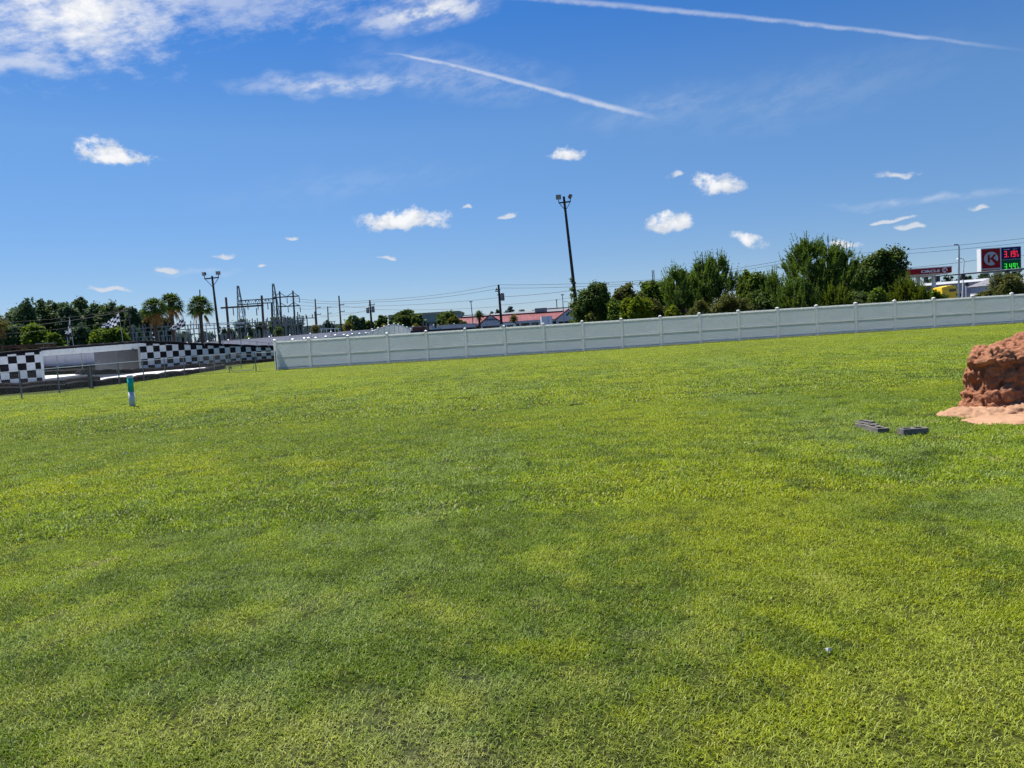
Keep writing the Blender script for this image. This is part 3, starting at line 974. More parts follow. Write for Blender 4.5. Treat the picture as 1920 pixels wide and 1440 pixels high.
rubber_rail('barrier_rail', 'black rubber barrier running down the top of the checkered ramp wall', [(-29.85, 62.72, 2.335), (-22.65, 74.9, 1.225)], .24, .26, seg=1.9, seed=10)

br = thing('kart_bridge', 'white kart-track bridge between the two checkered walls', 'bridge', (-29, 54, 0))
d0, d1 = Vector((-27.85, 46.35, 0)), Vector((-29.72, 62.42, 0))
wv = Vector((-7.5, 0, 0))
for nm, zt, zb, inset, m_ in (('deck', .0, -.20, 0.0, 'stucco'), ('beam', -.203, -.33, .10, 'stucco')):
    o = Vector((-inset, 0, 0))
    MB().hexa([d0 + o + Vector((0, 0, ZB0 + zb)), d1 + o + Vector((0, 0, ZB1 + zb * 1.35)), d1 + wv + Vector((0, 4.5, ZB1 + zb * 1.35)), d0 + wv + Vector((0, 0, ZB0 + zb)),
               d0 + o + Vector((0, 0, ZB0 + zt)), d1 + o + Vector((0, 0, ZB1 + zt * 1.35)), d1 + wv + Vector((0, 4.5, ZB1 + zt * 1.35)), d0 + wv + Vector((0, 0, ZB0 + zt))]).build(nm, m_, br)
a0, a1 = Vector((-29.82, 62.62, 0)), Vector((-36.7, 68.5, 0))
n_ = (a1 - a0).normalized()
bk = Vector((-n_.y, n_.x, 0)) * -.4
MB().hexa([a0, a1, a1 + bk, a0 + bk] + [p + Vector((0, 0, 1.88)) for p in (a0, a1, a1 + bk, a0 + bk)]).build('abutment', 'stucco_grey', br)
MB().beam((-29.9, 62.35, 1.72), (-29.55, 60.9, 1.86), .06, .1).build('bracket', 'dark_steel', br)

# ================================================================== CHAIN-LINK FENCE AND GATE


def chain_link(root, a, b, h):
    a, b = Vector(a), Vector(b)
    L = (b - a).length
    u = (b - a).normalized()
    mb = MB()
    s = .115
    z = Vector((0, 0, 1))
    k = -h
    while k < L:
        for sg in (0, 1):
            t0, t1 = max(k, 0), min(k + h, L)
            if t1 - t0 > .05:
                z0, z1 = t0 - k, t1 - k
                if sg:
                    z0, z1 = h - z0, h - z1
                mb.cyl(a + u * t0 + z * z0, a + u * t1 + z * z1, .0018, n=3)
        k += s
    o = mb.build('chain_link_mesh', 'galv_dull', root)
    o['kind'] = 'stuff'


def clf(name, label, pts, h=1.12, cat='fence', mesh=True):
    t = thing(name, label, cat, (pts[0][0], pts[0][1], 0))
    for x, y in pts:
        MB().cyl((x, y, 0), (x, y, h + .02), .03, n=8).cyl((x, y, h + .02), (x, y, h + .06), .034, .01, n=8).build('post', 'galv_dull', t)
    for a, b in zip(pts, pts[1:]):
        MB().cyl((*a, h), (*b, h), .021, n=6).build('rail', 'galv_bright', t)
        if mesh:
            chain_link(t, (*a, .04), (*b, .04), h - .06)
    return t


clf('chain_link_fence', 'low chain-link fence running back along the left side of the lawn', [(-19.6, 23.1 + 2.6 * k) for k in range(10)] + [(-17.45, 48.0)])
clf('chain_link_fence', 'short chain-link fence stretch between the gate and the white fence corner', [(-15.55, 47.25), (-14.25, 47.1)])
clf('chain_link_fence', 'chain-link fence line beyond the gate in front of the checkered ramp wall', [(-19.75, 49.2), (-19.9, 52.0), (-19.2, 55.2)])
gt = thing('chain_link_gate', 'small chain-link gate with a round-cornered pipe frame left of the white fence corner', 'gate', (-17.3, 47.85, 0))
g0, g1 = Vector((-17.28, 47.9, 0)), Vector((-15.72, 47.35, 0))
fr = [g0 + (g1 - g0) * s + Vector((0, 0, z)) for s, z in ((0.0, .12), (0, .98), (.05, 1.06), (.95, 1.06), (1, .98), (1, .16), (.95, .08), (.05, .08), (0, .12))]
MB().tube(fr, .021, 6).build('frame', 'galv_dull', gt)
chain_link(gt, g0 + Vector((0, 0, .1)), g1 + Vector((0, 0, .1)), .93)
MB().box(-17.36, -17.28, 47.86, 47.94, .25, .33).build('hinge', 'dark_steel', gt)
wp = thing('wooden_post', 'thick dark wooden post beside the chain-link fence left of the teal pipe', 'post', (-19.85, 36.6, 0))
MB().box(-19.90, -19.79, 36.5, 36.61, 0, .98).build('upright', 'wood_post', wp)
MB().box(-19.97, -19.903, 36.52, 36.58, 0, .92).build('board', 'wood_post', wp)

# ================================================================== FLAGS


def flag(label, base, top, corners, Y, nu=6, nv=4, wave=.12, ph=0.0):
    "corners: hoist-top, fly-top, fly-bottom, hoist-bottom as photo positions"
    b, tp = at(*base, Y), at(*top, Y)
    t = thing('checkered_flag', label, 'flag', b, 'checkered flags on the kart track')
    MB().cyl(b, tp, .022, .016, 6).build('pole', 'galv_dull', t)
    c = [at(*p, Y) for p in corners]
    S = 3
    vs, fs, mi = [], [], []
    NU, NV = nu * S, nv * S
    for j in range(NV + 1):
        for i in range(NU + 1):
            u, v = i / NU, j / NV
            p = (c[0] * (1 - u) + c[1] * u) * (1 - v) + (c[3] * (1 - u) + c[2] * u) * v
            w = wave * u ** .6
            p = p + Vector((w * .25 * math.sin(v * 5 + ph), w * math.sin(u * 8 + v * 2.5 + ph), w * .5 * math.sin(u * 6 + ph + 1)))
            vs.append(p)
    mb = MB()
    mb.add(vs, [])
    for j in range(NV):
        for i in range(NU):
            k = j * (NU + 1) + i
            mb.f.append((k, k + 1, k + NU + 2, k + NU + 1))
            mb.mi.append((i // S + j // S) % 2)
    o = mb.build('cloth', ['flag_white', 'flag_black'], t, smooth=True)
    return t


flag('checkered flag drooping limply from its pole above the left end of the bridge', (138.5, 652), (129.5, 593.5), [(130, 595), (126, 615), (127, 633), (135.5, 633)], 52.5, 3, 4, .25, .5)
flag('checkered flag streaming to the left from its pole above the bridge middle', (231.5, 646), (222.5, 585.5), [(222.5, 587), (193.5, 608), (194, 617), (225.5, 608)], 59.5, 6, 4, .2, 1.1)
flag('checkered flag blown sideways in front of the middle palm trunk', (352.5, 646), (343, 592), [(343.2, 594), (326, 612), (318, 623), (347.5, 611)], 66.0, 5, 4, .25, 2.0)
flag('checkered flag hanging against the left floodlight pole', (416, 652), (409.5, 602), [(409.8, 604), (412.5, 614), (411, 631), (413.2, 627)], 69.5, 2, 5, .2, .2)

# ================================================================== FLOODLIGHT POLES


def flood_pole(label, base, top, Y, arm_y, brace_y, half, r, heads):
    b, tp = at(*base, Y), at(*top, Y)
    d = (tp - b).normalized()
    b = b - d * ((b.z - gz(b.x, Y)) / d.z)
    t = thing('floodlight_pole', label, 'light pole', b)
    MB().cyl(b, tp, r * 1.25, r * .8, 10).build('pole', 'wood_dark', t)
    on = lambda py: b.lerp(tp, (at(top[0], py, Y).z - b.z) / (tp.z - b.z))
    ca, cb = on(arm_y), on(brace_y)
    h = half
    f = Vector((0, -r - .05, 0))
    MB().beam(ca + Vector((-h, 0, -.03)) + f, ca + Vector((h, 0, .03)) + f, .09, .12).build('crossarm', 'wood_dark', t)
    for s in (-1, 1):
        MB().beam(ca + Vector((s * h * .95, 0, -.04)) + f, cb + f, .05, .05).build('brace', 'dark_steel', t)
    for s, az, tilt, w_, hh in heads:
        c = ca + Vector((s * h, 0, .48)) + f
        M_ = Matrix.Translation(c) @ Matrix.Rotation(az, 4, 'Z') @ Matrix.Rotation(tilt, 4, 'X')
        hd = MB()
        prof = [(-.5, -.22, -.5), (.5, -.22, -.5), (.36, .28, -.36), (-.36, .28, -.36), (-.5, -.22, .5), (.5, -.22, .5), (.36, .28, .36), (-.36, .28, .36)]
        hd.hexa([M_ @ Vector((x * w_, y * w_, z * hh)) for x, y, z in prof])
        hd.beam(c + Vector((0, 0, -.5)), c + Vector((0, 0, -.1)), .06)
        o = hd.build('floodlight', 'dark_steel', t)
        ln = MB().hexa([M_ @ Vector((x * w_, y * w_, z * hh)) for x, y, z in
                        [(-.44, -.245, -.44), (.44, -.245, -.44), (.44, -.222, -.44), (-.44, -.222, -.44), (-.44, -.245, .44), (.44, -.245, .44), (.44, -.222, .44), (-.44, -.222, .44)]])
        lo = ln.build('lens', 'lens', t)
        lo.parent = o
    return t


flood_pole('tall dark floodlight pole with vine at its foot rising behind the white fence', (1083.5, 600), (1057, 368.5), 70, 380.0, 395.5, .52, .135,
           [(-1, R_(-4), R_(6), .46, .42), (1, R_(62), R_(28), .40, .42)])
flood_pole('dark floodlight pole with two lamps between the right palm and the substation', (412, 640), (397.5, 517.5), 80, 521.8, 538.5, .72, .12,
           [(-1, R_(-28), R_(10), .44, .36), (1, R_(10), R_(6), .46, .36)])

# ================================================================== TEAL PIPE POST, BLOCKS, ROCK
b, tp = at(248.5, 762, 22.64), at(243.0, 703.5, 22.64)
b.z = gz(b.x, b.y)
tp = b + (tp - b).normalized() * .93
t = thing('pipe_post', 'leaning white and teal pipe post standing alone on the lawn', 'post', b)
ax = (tp - b)
MB().cyl(b - ax * .05, b + ax * .47, .083, n=20).build('sleeve', 'pvc', t, True)
MB().cyl(b + ax * .47, b + ax * .90, .081, n=20).build('teal_band', 'teal', t, True)
MB().cyl(b + ax * .90, tp - ax * .02, .087, n=20).cyl(tp - ax * .02, tp, .087, .07, n=20).build('cap', 'pvc', t)
MB().beam(b + ax * .40 + Vector((.02, -.084, 0)), b + ax * .40 + Vector((.07, -.078, 0)), .012, .012).build('label_strip', 'trim', t)

blk = MB()
BL, BW, BH, T_ = .30, .15, .082, .027
xs = [-BL / 2, -BL / 2 + T_, -T_ / 2, T_ / 2, BL / 2 - T_, BL / 2]
ys = [-BW / 2, -BW / 2 + T_, BW / 2 - T_, BW / 2]
idx = {}
for k, z in enumerate((0, BH)):
    for j in range(4):
        for i in range(6):
            idx[i, j, k] = len(blk.v)
            blk.v.append((xs[i], ys[j], z))
for j in range(3):
    for i in range(5):
        hole = j == 1 and i in (1, 3)
        a, b_, c_, d_ = (i, j), (i + 1, j), (i + 1, j + 1), (i, j + 1)
        if not hole:
            blk.f.append(tuple(idx[p[0], p[1], 1] for p in (a, b_, c_, d_)))
            blk.f.append(tuple(idx[p[0], p[1], 0] for p in (d_, c_, b_, a)))
        else:
            for p, q in ((a, b_), (b_, c_), (c_, d_), (d_, a)):
                blk.f.append((idx[p[0], p[1], 1], idx[q[0], q[1], 1], idx[q[0], q[1], 0], idx[p[0], p[1], 0]))
ring = [(i, 0) for i in range(5)] + [(5, j) for j in range(3)] + [(i, 3) for i in range(5, 0, -1)] + [(0, j) for j in range(3, 0, -1)]
for p, q in zip(ring, ring[1:] + ring[:1]):
    blk.f.append((idx[p[0], p[1], 0], idx[q[0], q[1], 0], idx[q[0], q[1], 1], idx[p[0], p[1], 1]))
blk.mi = [0] * len(blk.f)
bme = blk.mesh('concrete_block')
BLOCKS = [(4.80, 9.26, R_(-1), 'two-cell concrete block on its own, closest to the red rock'),
          (4.52, 9.60, R_(95), 'dark concrete block in the middle of the row, beside the lone block'),
          (4.56, 9.94, R_(98), 'tilted pale concrete block, second farthest of the row on the lawn'),
          (4.69, 10.29, R_(92), 'farthest concrete block, at the far end of the row on the lawn')]
for k, (x, y, rz, lb) in enumerate(BLOCKS):
    o = link('concrete_block', bme, 'block')
    o.location = (x, y, gz(x, y) - (.012, .02, .03, .045)[k])
    o.rotation_euler = ((0, .02, -.05, -.09)[k], (0, -.03, .07, .05)[k], rz)
    tag(o, lb, 'concrete block', 'concrete blocks lying on the lawn')


def blob_mesh(name, blobs, voxel, amp, fine, seed, org, crack=0.0):
    "several ellipsoids fused, then weathered with noise"
    import bmesh
    bm = bmesh.new()
    for cx, cy, cz, rx, ry, rz in blobs:
        r = bmesh.ops.create_icosphere(bm, subdivisions=3, radius=1)
        bmesh.ops.scale(bm, vec=(rx, ry, rz), verts=r['verts'])
        bmesh.ops.translate(bm, vec=(cx, cy, cz), verts=r['verts'])
    me = bpy.data.meshes.new(name)
    bm.to_mesh(me)
    bm.free()
    o = bpy.data.objects.new(name, me)
    COL.objects.link(o)
    md = o.modifiers.new('r', 'REMESH')
    md.mode, md.voxel_size = 'VOXEL', voxel
    me2 = bpy.data.meshes.new_from_object(o.evaluated_get(bpy.context.evaluated_depsgraph_get()))
    bpy.data.objects.remove(o)
    n = len(me2.vertices)
    for rep in range(1):
        nor = [v.normal.copy() for v in me2.vertices]
        for v, nr in zip(me2.vertices, nor):
            p = v.co + Vector((seed, 0, 0))
            q = Vector((p.x * 2.6, p.y * 2.6, p.z * 1.7))
            wv_ = Vector((mnoise.noise(q * .9), mnoise.noise(q * .9 + Vector((31.7, 0, 0))), mnoise.noise(q * .9 + Vector((0, 47.3, 0))))) * .35
            a = 1 - 2 * abs(mnoise.noise(q + wv_))
            b = 1 - 2 * abs(mnoise.noise(q * 2.3 + wv_ * 2))
            lay = abs(mnoise.noise(Vector((p.x * 1.2, p.y * 1.2, p.z * 7.0)) + wv_))
            d = amp * (a * .75 + b * .45 - .75) - fine * 1.3 * lay + fine * (.5 - abs(mnoise.noise(p * 9 + wv_))) * 1.6 + fine * .7 * mnoise.noise(p * 19) + fine * .4 * mnoise.noise(p * 40)
            if crack:
                c = Vector((p.x * 3.6, p.y * 3.6, p.z * 2.6)) + wv_ * 1.2
                F_ = mnoise.voronoi(c)[0]
                e = min(1.0, (F_[1] - F_[0]) / .16)
                d -= crack * (1 - e * e)
                d += crack * .3 * (mnoise.cell(mnoise.voronoi(c)[1][0] * 3.1) * .5)
            v.co += nr * d
    me2.transform(Matrix.Translation(-Vector(org)))
    me2.update()
    return me2


RO = (6.9, 10.5, 0.0)
rk = thing('red_rock', 'rugged red artificial rock outcrop rising at the right edge of the lawn', 'rock', RO)
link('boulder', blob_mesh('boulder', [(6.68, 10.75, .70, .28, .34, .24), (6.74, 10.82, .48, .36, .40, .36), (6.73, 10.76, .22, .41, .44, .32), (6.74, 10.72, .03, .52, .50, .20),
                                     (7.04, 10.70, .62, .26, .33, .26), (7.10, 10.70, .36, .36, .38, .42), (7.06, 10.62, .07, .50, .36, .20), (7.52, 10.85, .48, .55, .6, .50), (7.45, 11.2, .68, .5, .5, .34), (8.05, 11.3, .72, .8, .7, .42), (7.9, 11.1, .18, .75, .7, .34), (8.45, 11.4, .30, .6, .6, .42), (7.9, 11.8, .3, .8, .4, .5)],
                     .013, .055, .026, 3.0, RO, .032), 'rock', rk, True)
link('slab', blob_mesh('slab', [(6.38, 10.52, -.02, .56, .46, .14), (6.85, 10.28, .0, .42, .28, .17)], .020, .03, .018, 9.0, RO, .02), 'slab', rk, True)
link('slab', blob_mesh('slab', [(6.65, 9.86, -.05, 1.08, .58, .115), (7.4, 9.80, -.05, .9, .62, .12)], .028, .02, .010, 21.0, RO), 'slab', rk, True)

lt = MB().add([(0, 0, .02), (.06, .01, .035), (.05, .05, .02), (-.01, .045, .04), (.02, .02, .06)], [(0, 1, 4), (1, 2, 4), (2, 3, 4), (3, 0, 4)]).mesh('scrap')
for (px, py), lb, s in (((1552, 1236), 'crumpled white scrap lying in the near grass on the right', .42), ((231, 856), 'small white scrap in the grass below the teal post', .9)):
    d = ray(px, py)
    p = d * (-EYE / d.z) + Vector((0, 0, EYE))
    o = link('litter_scrap', lt, 'litter')
    o.location = (p.x, p.y, gz(p.x, p.y) + .012)
    o.scale = (s, s, s)
    tag(o, lb, 'litter')
d = ray(1082, 762)
p = d * (-EYE / d.z) + Vector((0, 0, EYE))
st_ = MB().tube([(-.14, 0, .03), (-.04, .02, .045), (.05, .0, .035), (.14, .03, .045)], .012, 5, 0, .006).build('stick', 'bark')
st_.location = (p.x, p.y, gz(p.x, p.y))
tag(st_, 'small dark stick lying in the middle of the lawn', 'stick')

# ================================================================== GRASS BLADES


def clump(seed, n, rad, l0, l1, w, lean):
    rg = np.random.default_rng(seed)
    V, Fq = [], []
    for i in range(n):
        a, r = rg.uniform(0, 6.283), rad * math.sqrt(rg.uniform())
        x, y = r * math.cos(a), r * math.sin(a)
        L, ww = rg.uniform(l0, l1), w * rg.uniform(.7, 1.3)
        th = rg.uniform(0, 6.283)
        dx, dy = math.cos(th), math.sin(th)
        ln = rg.uniform(.45, lean)
        ex, ey = -dy * ww / 2, dx * ww / 2
        k = len(V)
        t1, t2 = ln, min(1.75, ln + rg.uniform(.25, .8))
        h1, o1 = L * .5 * math.cos(t1), L * .5 * math.sin(t1)
        h2, o2 = h1 + L * .5 * math.cos(t2), o1 + L * .5 * math.sin(t2)
        V += [(x - ex, y - ey, -.004), (x + ex, y + ey, -.004), (x + dx * o1 + ex * .85, y + dy * o1 + ey * .85, h1), (x + dx * o1 - ex * .85, y + dy * o1 - ey * .85, h1), (x + dx * o2, y + dy * o2, max(h2, .004))]
        Fq += [(k, k + 1, k + 2), (k, k + 2, k + 3), (k + 3, k + 2, k + 4)]
    me = np_mesh('clump', np.array(V), np.array(Fq))
    me.materials.append(MAT['blade'])
    return me


gcol = bpy.data.collections.new('grass_clumps')
for i in range(6):
    gcol.objects.link(bpy.data.objects.new('a_near_clump_%d' % i, clump(i, 52, .085, .016, .037, .0033, 1.40)))
for i in range(4):
    gcol.objects.link(bpy.data.objects.new('b_mid_clump_%d' % i, clump(20 + i, 46, .15, .022, .048, .0075, 1.05)))
for i in range(3):
    gcol.objects.link(bpy.data.objects.new('c_far_clump_%d' % i, clump(40 + i, 36, .26, .028, .055, .016, .95)))
rg = np.random.default_rng(11)


def zone(y0, y1, dens, lo, hi, s0, s1, mar=4.0):
    A = (y1 - y0) * ((y0 + y1) * .70 + 2 * mar)
    n = int(A * dens)
    wy = lambda t: .70 * t * t / 2 + mar * t          # area of the wedge up to depth t
    q = rg.uniform(wy(y0), wy(y1), n)
    y = (-mar + np.sqrt(mar * mar + 1.4 * q)) / .70
    x = rg.uniform(-1, 1, n) * (y * .70 + mar)
    return np.stack([x, y, rg.integers(lo, hi, n), rg.uniform(s0, s1, n)], 1)


Z_ = np.concatenate([zone(0.6, 6.5, 300, 0, 6, .8, 1.25), zone(6.5, 15, 92, 6, 10, .8, 1.25), zone(15, 47.6, 27, 10, 13, .8, 1.3)])


def patch(x0, x1, y0, y1, dens, s0, s1):
    n = int((x1 - x0) * (y1 - y0) * dens)
    return np.stack([rg.uniform(x0, x1, n), rg.uniform(y0, y1, n), rg.integers(10, 13, n), rg.uniform(s0, s1, n)], 1)


Z_ = np.concatenate([Z_[(Z_[:, 0] > -24) | (Z_[:, 1] < 34)], patch(-20.1, -14.6, 48.0, 58, 22, .9, 1.4), patch(-21.6, -14.6, 58, 76, 16, .9, 1.5), patch(-62, -36, 74.2, 85.0, 9, 1.2, 2.0)])
X_, Y_ = Z_[:, 0], Z_[:, 1]
ok = (X_ > -19.9) | (Y_ < 34.0) | (Y_ > 47.9)
ok &= ~((X_ < -14.7) & (Y_ > 46.9) & (Y_ < 47.9))
for cx, cy, rx, ry in ((6.38, 10.52, .48, .38), (6.65, 9.86, 1.0, .50), (7.6, 9.78, 1.0, .6), (7.1, 10.8, .9, .5), (8.2, 11.1, 1.0, .8)):
    ok &= ((X_ - cx) / rx) ** 2 + ((Y_ - cy) / ry) ** 2 > 1
for x, y, rz, lb in BLOCKS:
    c, s = math.cos(-rz), math.sin(-rz)
    u, v = (X_ - x) * c - (Y_ - y) * s, (X_ - x) * s + (Y_ - y) * c
    ok &= ~((np.abs(u) < BL / 2 + .06) & (np.abs(v) < BW / 2 + .05))
Z_ = Z_[ok]
pz = np.array([gz(x, y) for x, y in Z_[:, :2]])
gme = bpy.data.meshes.new('grass')
gme.vertices.add(len(Z_))
gme.vertices.foreach_set('co', np.stack([Z_[:, 0], Z_[:, 1], pz], 1).astype(np.float32).ravel())
at_i = gme.attributes.new('pick', 'INT', 'POINT')
at_i.data.foreach_set('value', Z_[:, 2].astype(np.int32))
at_s = gme.attributes.new('size', 'FLOAT', 'POINT')
at_s.data.foreach_set('value', Z_[:, 3].astype(np.float32))
at_r = gme.attributes.new('turn', 'FLOAT_VECTOR', 'POINT')
rot = np.zeros((len(Z_), 3), np.float32)
rot[:, 2] = rg.uniform(0, 6.283, len(Z_))
at_r.data.foreach_set('vector', rot.ravel())
go = link('grass', gme, None)
tag(go, 'short mown green lawn grass with yellowish patches', 'grass', kind='stuff')
ng = bpy.data.node_groups.new('grass_blades', 'GeometryNodeTree')
ng.interface.new_socket('Geometry', in_out='INPUT', socket_type='NodeSocketGeometry')
ng.interface.new_socket('Geometry', in_out='OUTPUT', socket_type='NodeSocketGeometry')
gi, gout = ng.nodes.new('NodeGroupInput'), ng.nodes.new('NodeGroupOutput')
iop = ng.nodes.new('GeometryNodeInstanceOnPoints')
ci = ng.nodes.new('GeometryNodeCollectionInfo')
ci.inputs['Collection'].default_value = gcol
ci.inputs['Separate Children'].default_value = True
ci.inputs['Reset Children'].default_value = True


def named(nm, typ):
    n = ng.nodes.new('GeometryNodeInputNamedAttribute')
    n.data_type = typ
    n.inputs['Name'].default_value = nm
    return n.outputs['Attribute']


L_ = ng.links.new
L_(gi.outputs[0], iop.inputs['Points'])
L_(ci.outputs[0], iop.inputs['Instance'])
iop.inputs['Pick Instance'].default_value = True
L_(named('pick', 'INT'), iop.inputs['Instance Index'])
L_(named('turn', 'FLOAT_VECTOR'), iop.inputs['Rotation'])
L_(named('size', 'FLOAT'), iop.inputs['Scale'])
L_(iop.outputs[0], gout.inputs[0])
gm = go.modifiers.new('grass_blades', 'NODES')
gm.node_group = ng

# thin posts with a wire on the lower end of the ramp, and poles before the far fence
rp = thing('wire_fence', 'thin dark posts with a wire along the lower end of the checkered ramp', 'fence', (-25, 70, 0))
tops = []
for x, y, Y in ((381, 640.5, 67.6), (416, 638.5, 69.3), (450, 637, 71.0), (480.5, 639.5, 72.6), (502, 642, 73.6), (512.5, 641.5, 74.3)):
    p = at(x, y, Y)
    z0 = 2.33 + (1.22 - 2.33) * (Y - 62.5) / 12.3
    MB().cyl((p.x, Y + .2, z0 - .05), (p.x, Y + .2, p.z), .028, n=6).build('post', 'galv_dull', rp)
    tops.append((p.x, Y + .2, p.z - .08))
MB().tube(tops, .012, 4).build('wire', 'wire', rp)
fp = thing('wire_fence', 'thin poles with a wire in front of the far fence seen under the bridge', 'fence', (-55, 90, 0))
tops = []
for x in (60, 106, 152, 198, 244):
    p = at(x, 664.5 + (106 - x) * .06, 90)
    MB().cyl((p.x, 90, 0), (p.x, 90, p.z), .05, n=6).build('post', 'galv_dull', fp)
    tops.append((p.x, 90, p.z - .1))
MB().tube(tops, .015, 4).build('wire', 'wire', fp)

# ================================================================== TREES


def leaves(rg, lobes, n, size, sub=.36, kper=26, droop=0.0, flat_=.8):
    "leaf faces gathered in clumps over the lobes of a crown"
    lob = np.array(lobes, float)
    w = (lob[:, 3] * lob[:, 4] + lob[:, 4] * lob[:, 5] + lob[:, 3] * lob[:, 5])
    w /= w.sum()
    C, D, RR = [], [], []
    for k, L in enumerate(lob):
        m = max(5, int(kper * len(lob) * w[k]))
        d = rg.normal(size=(m, 3))
        d /= np.linalg.norm(d, axis=1)[:, None]
        d[:, 2] = np.where(d[:, 2] < -.45, -d[:, 2], d[:, 2])
        rr = rg.uniform(.62, 1.06, m)
        C.append(L[:3] + d * L[3:] * rr[:, None])
        D.append(d)
        RR.append(np.full(m, sub * L[3:].mean()) * rg.uniform(.6, 1.35, m))
    C, D, RR = np.concatenate(C), np.concatenate(D), np.concatenate(RR)
    i = rg.integers(0, len(C), n)
    off = rg.normal(size=(n, 3)) * RR[i][:, None] * .52
    off[:, 2] *= flat_
    P = C[i] + off
    nr = D[i] * .7 + rg.normal(size=(n, 3)) * .75 + np.array([0, 0, .35])
    nr /= np.linalg.norm(nr, axis=1)[:, None]
    t = np.cross(nr, rg.normal(size=(n, 3)))
    t /= np.linalg.norm(t, axis=1)[:, None] + 1e-9
    b = np.cross(nr, t)
    s = size * rg.uniform(.55, 1.35, n)[:, None]
    V = np.stack([P - t * s * .62, P - b * s * .34 + t * s * .05, P + t * s * .62, P + b * s * .34 + t * s * .05], 1).reshape(-1, 3)
    return V, np.arange(4 * n).reshape(-1, 4)


def limbs(mb, lobes, H, r, rg):
    for L in lobes:
        e = Vector(L[:3])
        s = Vector((0, 0, min(H * .45, max(.2, e.z * .5))))
        m_ = s.lerp(e, .55) + Vector((0, 0, .12 * e.length))
        mb.tube([s, m_, e], r * .45, 5, 0, r * .12)
    return mb


def make_tree(name, label, cat, base, lobes, n, size, m, seed, trunk=.2, group=None, **kw):
    rg = np.random.default_rng(seed)
    t = thing(name, label, cat, base, group)
    V, Fq = leaves(rg, lobes, n, size, **kw)
    link('crown', np_mesh('crown', V, Fq), m, t)
    H = max(L[2] for L in lobes)
    tk = MB().cyl((0, 0, -.1), (0, 0, H * .6), trunk, trunk * .6, 8)
    limbs(tk, lobes, H, trunk, rg)
    link('trunk', tk.mesh('trunk'), 'bark', t)
    return t


def crown_lobes(rg, w, d, z0, z1, n):
    "lobes of an irregular round crown of half width w between heights z0 and z1"
    L = [(0, 0, (z0 + z1) / 2, w * .62, d * .62, (z1 - z0) * .42)]
    for i in range(n):
        a = 6.283 * i / n + rg.uniform(-.4, .4)
        r = rg.uniform(.45, .68)
        zz = z0 + (z1 - z0) * rg.uniform(.22, .80)
        s = rg.uniform(.30, .46)
        L.append((w * r * math.cos(a), d * r * math.sin(a), zz, w * s, d * s, (z1 - z0) * s * .72))
    L.append((w * .08, 0, z0 + (z1 - z0) * .80, w * .38, d * .4, (z1 - z0) * .22))
    return L


def px_tree(name, label, cat, x, ytop, hw, Y, m, seed, n=3500, size=.3, z0=None, lobes=6, group=None, dy=.9, trunk=None, **kw):
    "a round tree by the photo position of its top, its half width in photo pixels and its distance"
    tp = at(x, ytop, Y)
    g = gz(tp.x, Y)
    w = hw * Y / FPX
    H = tp.z - g
    rg = random.Random(seed)
    L = crown_lobes(rg, w, w * dy, H * .18 if z0 is None else z0, H * .91, lobes)
    return make_tree(name, label, cat, (tp.x, Y, g), L, n, size, m, seed, trunk or max(.12, w * .07), group, **kw)


# ---- the wood on the left
WOOD = [(4, 592, 24, 168, 'leaf_far_dark', 'leftmost dark tree of the wood, behind the yellow palm'),
        (40, 560, 22, 166, 'leaf_far_dark', 'tall dark pine-like tree standing proud at the left end of the wood'),
        (72, 556, 20, 175, 'leaf_far', 'tallest rounded tree of the wood, right of the dark pine-like one'),
        (98, 559, 18, 178, 'leaf_far', 'second rounded tree of the wood top, left of the drooping flag'),
        (124, 563, 19, 172, 'leaf_far_dark', 'darker wood tree right above the drooping flag'),
        (150, 559, 17, 182, 'leaf_far', 'pale wood tree between the first two flags'),
        (172, 560, 15, 178, 'leaf_far_dark', 'narrow dark wood tree with a thin tip, left of the streaming flag'),
        (196, 564, 19, 174, 'leaf_far', 'rounded wood tree above the streaming flag'),
        (222, 566, 18, 180, 'leaf_far', 'wood tree right above the streaming flag pole'),
        (246, 571, 18, 176, 'leaf_far_dark', 'last wood tree, next to the leftmost tall palm'),
        (272, 583, 16, 180, 'leaf_far', 'low wood tree showing behind the leftmost tall palm trunk'),
        (305, 592, 22, 182, 'leaf_far_dark', 'low dark tree showing between the two left palm trunks'),
        (20, 574, 20, 200, 'leaf_far', 'back-row tree filling the dip left of the tall dark pine-like tree'),
        (57, 567, 18, 202, 'leaf_far', 'back-row tree showing right beside the tall dark pine-like tree'),
        (86, 564, 17, 200, 'leaf_far_dark', 'back-row tree between the two tallest rounded wood trees'),
        (112, 566, 17, 204, 'leaf_far', 'back-row tree just left of the drooping flag top'),
        (137, 565, 17, 200, 'leaf_far', 'back-row tree just right of the drooping flag top'),
        (162, 566, 16, 204, 'leaf_far', 'back-row tree left of the narrow dark wood tree'),
        (185, 567, 16, 200, 'leaf_far', 'back-row tree right of the narrow dark wood tree'),
        (210, 569, 16, 204, 'leaf_far_dark', 'back-row tree between the streaming flag and its pole top'),
        (235, 572, 16, 200, 'leaf_far', 'back-row tree right behind the wooden utility pole top'),
        (22, 604, 26, 150, 'leaf_far', 'lower front tree at the left end of the wood'),
        (66, 601, 26, 148, 'leaf_mid', 'bright green front tree below the tallest wood trees'),
        (100, 622, 17, 140, 'leaf_mid', 'low bright bush left of the drooping flag'),
        (150, 604, 26, 152, 'leaf_far_dark', 'dark shaded front tree right of the drooping flag'),
        (188, 613, 22, 146, 'leaf_mid', 'bright leafy front tree under the streaming flag'),
        (216, 608, 22, 148, 'leaf_mid', 'bright leafy front tree left of the wooden utility pole'),
        (252, 612, 18, 152, 'leaf_far_dark', 'low dark front tree under the leftmost tall palm')]
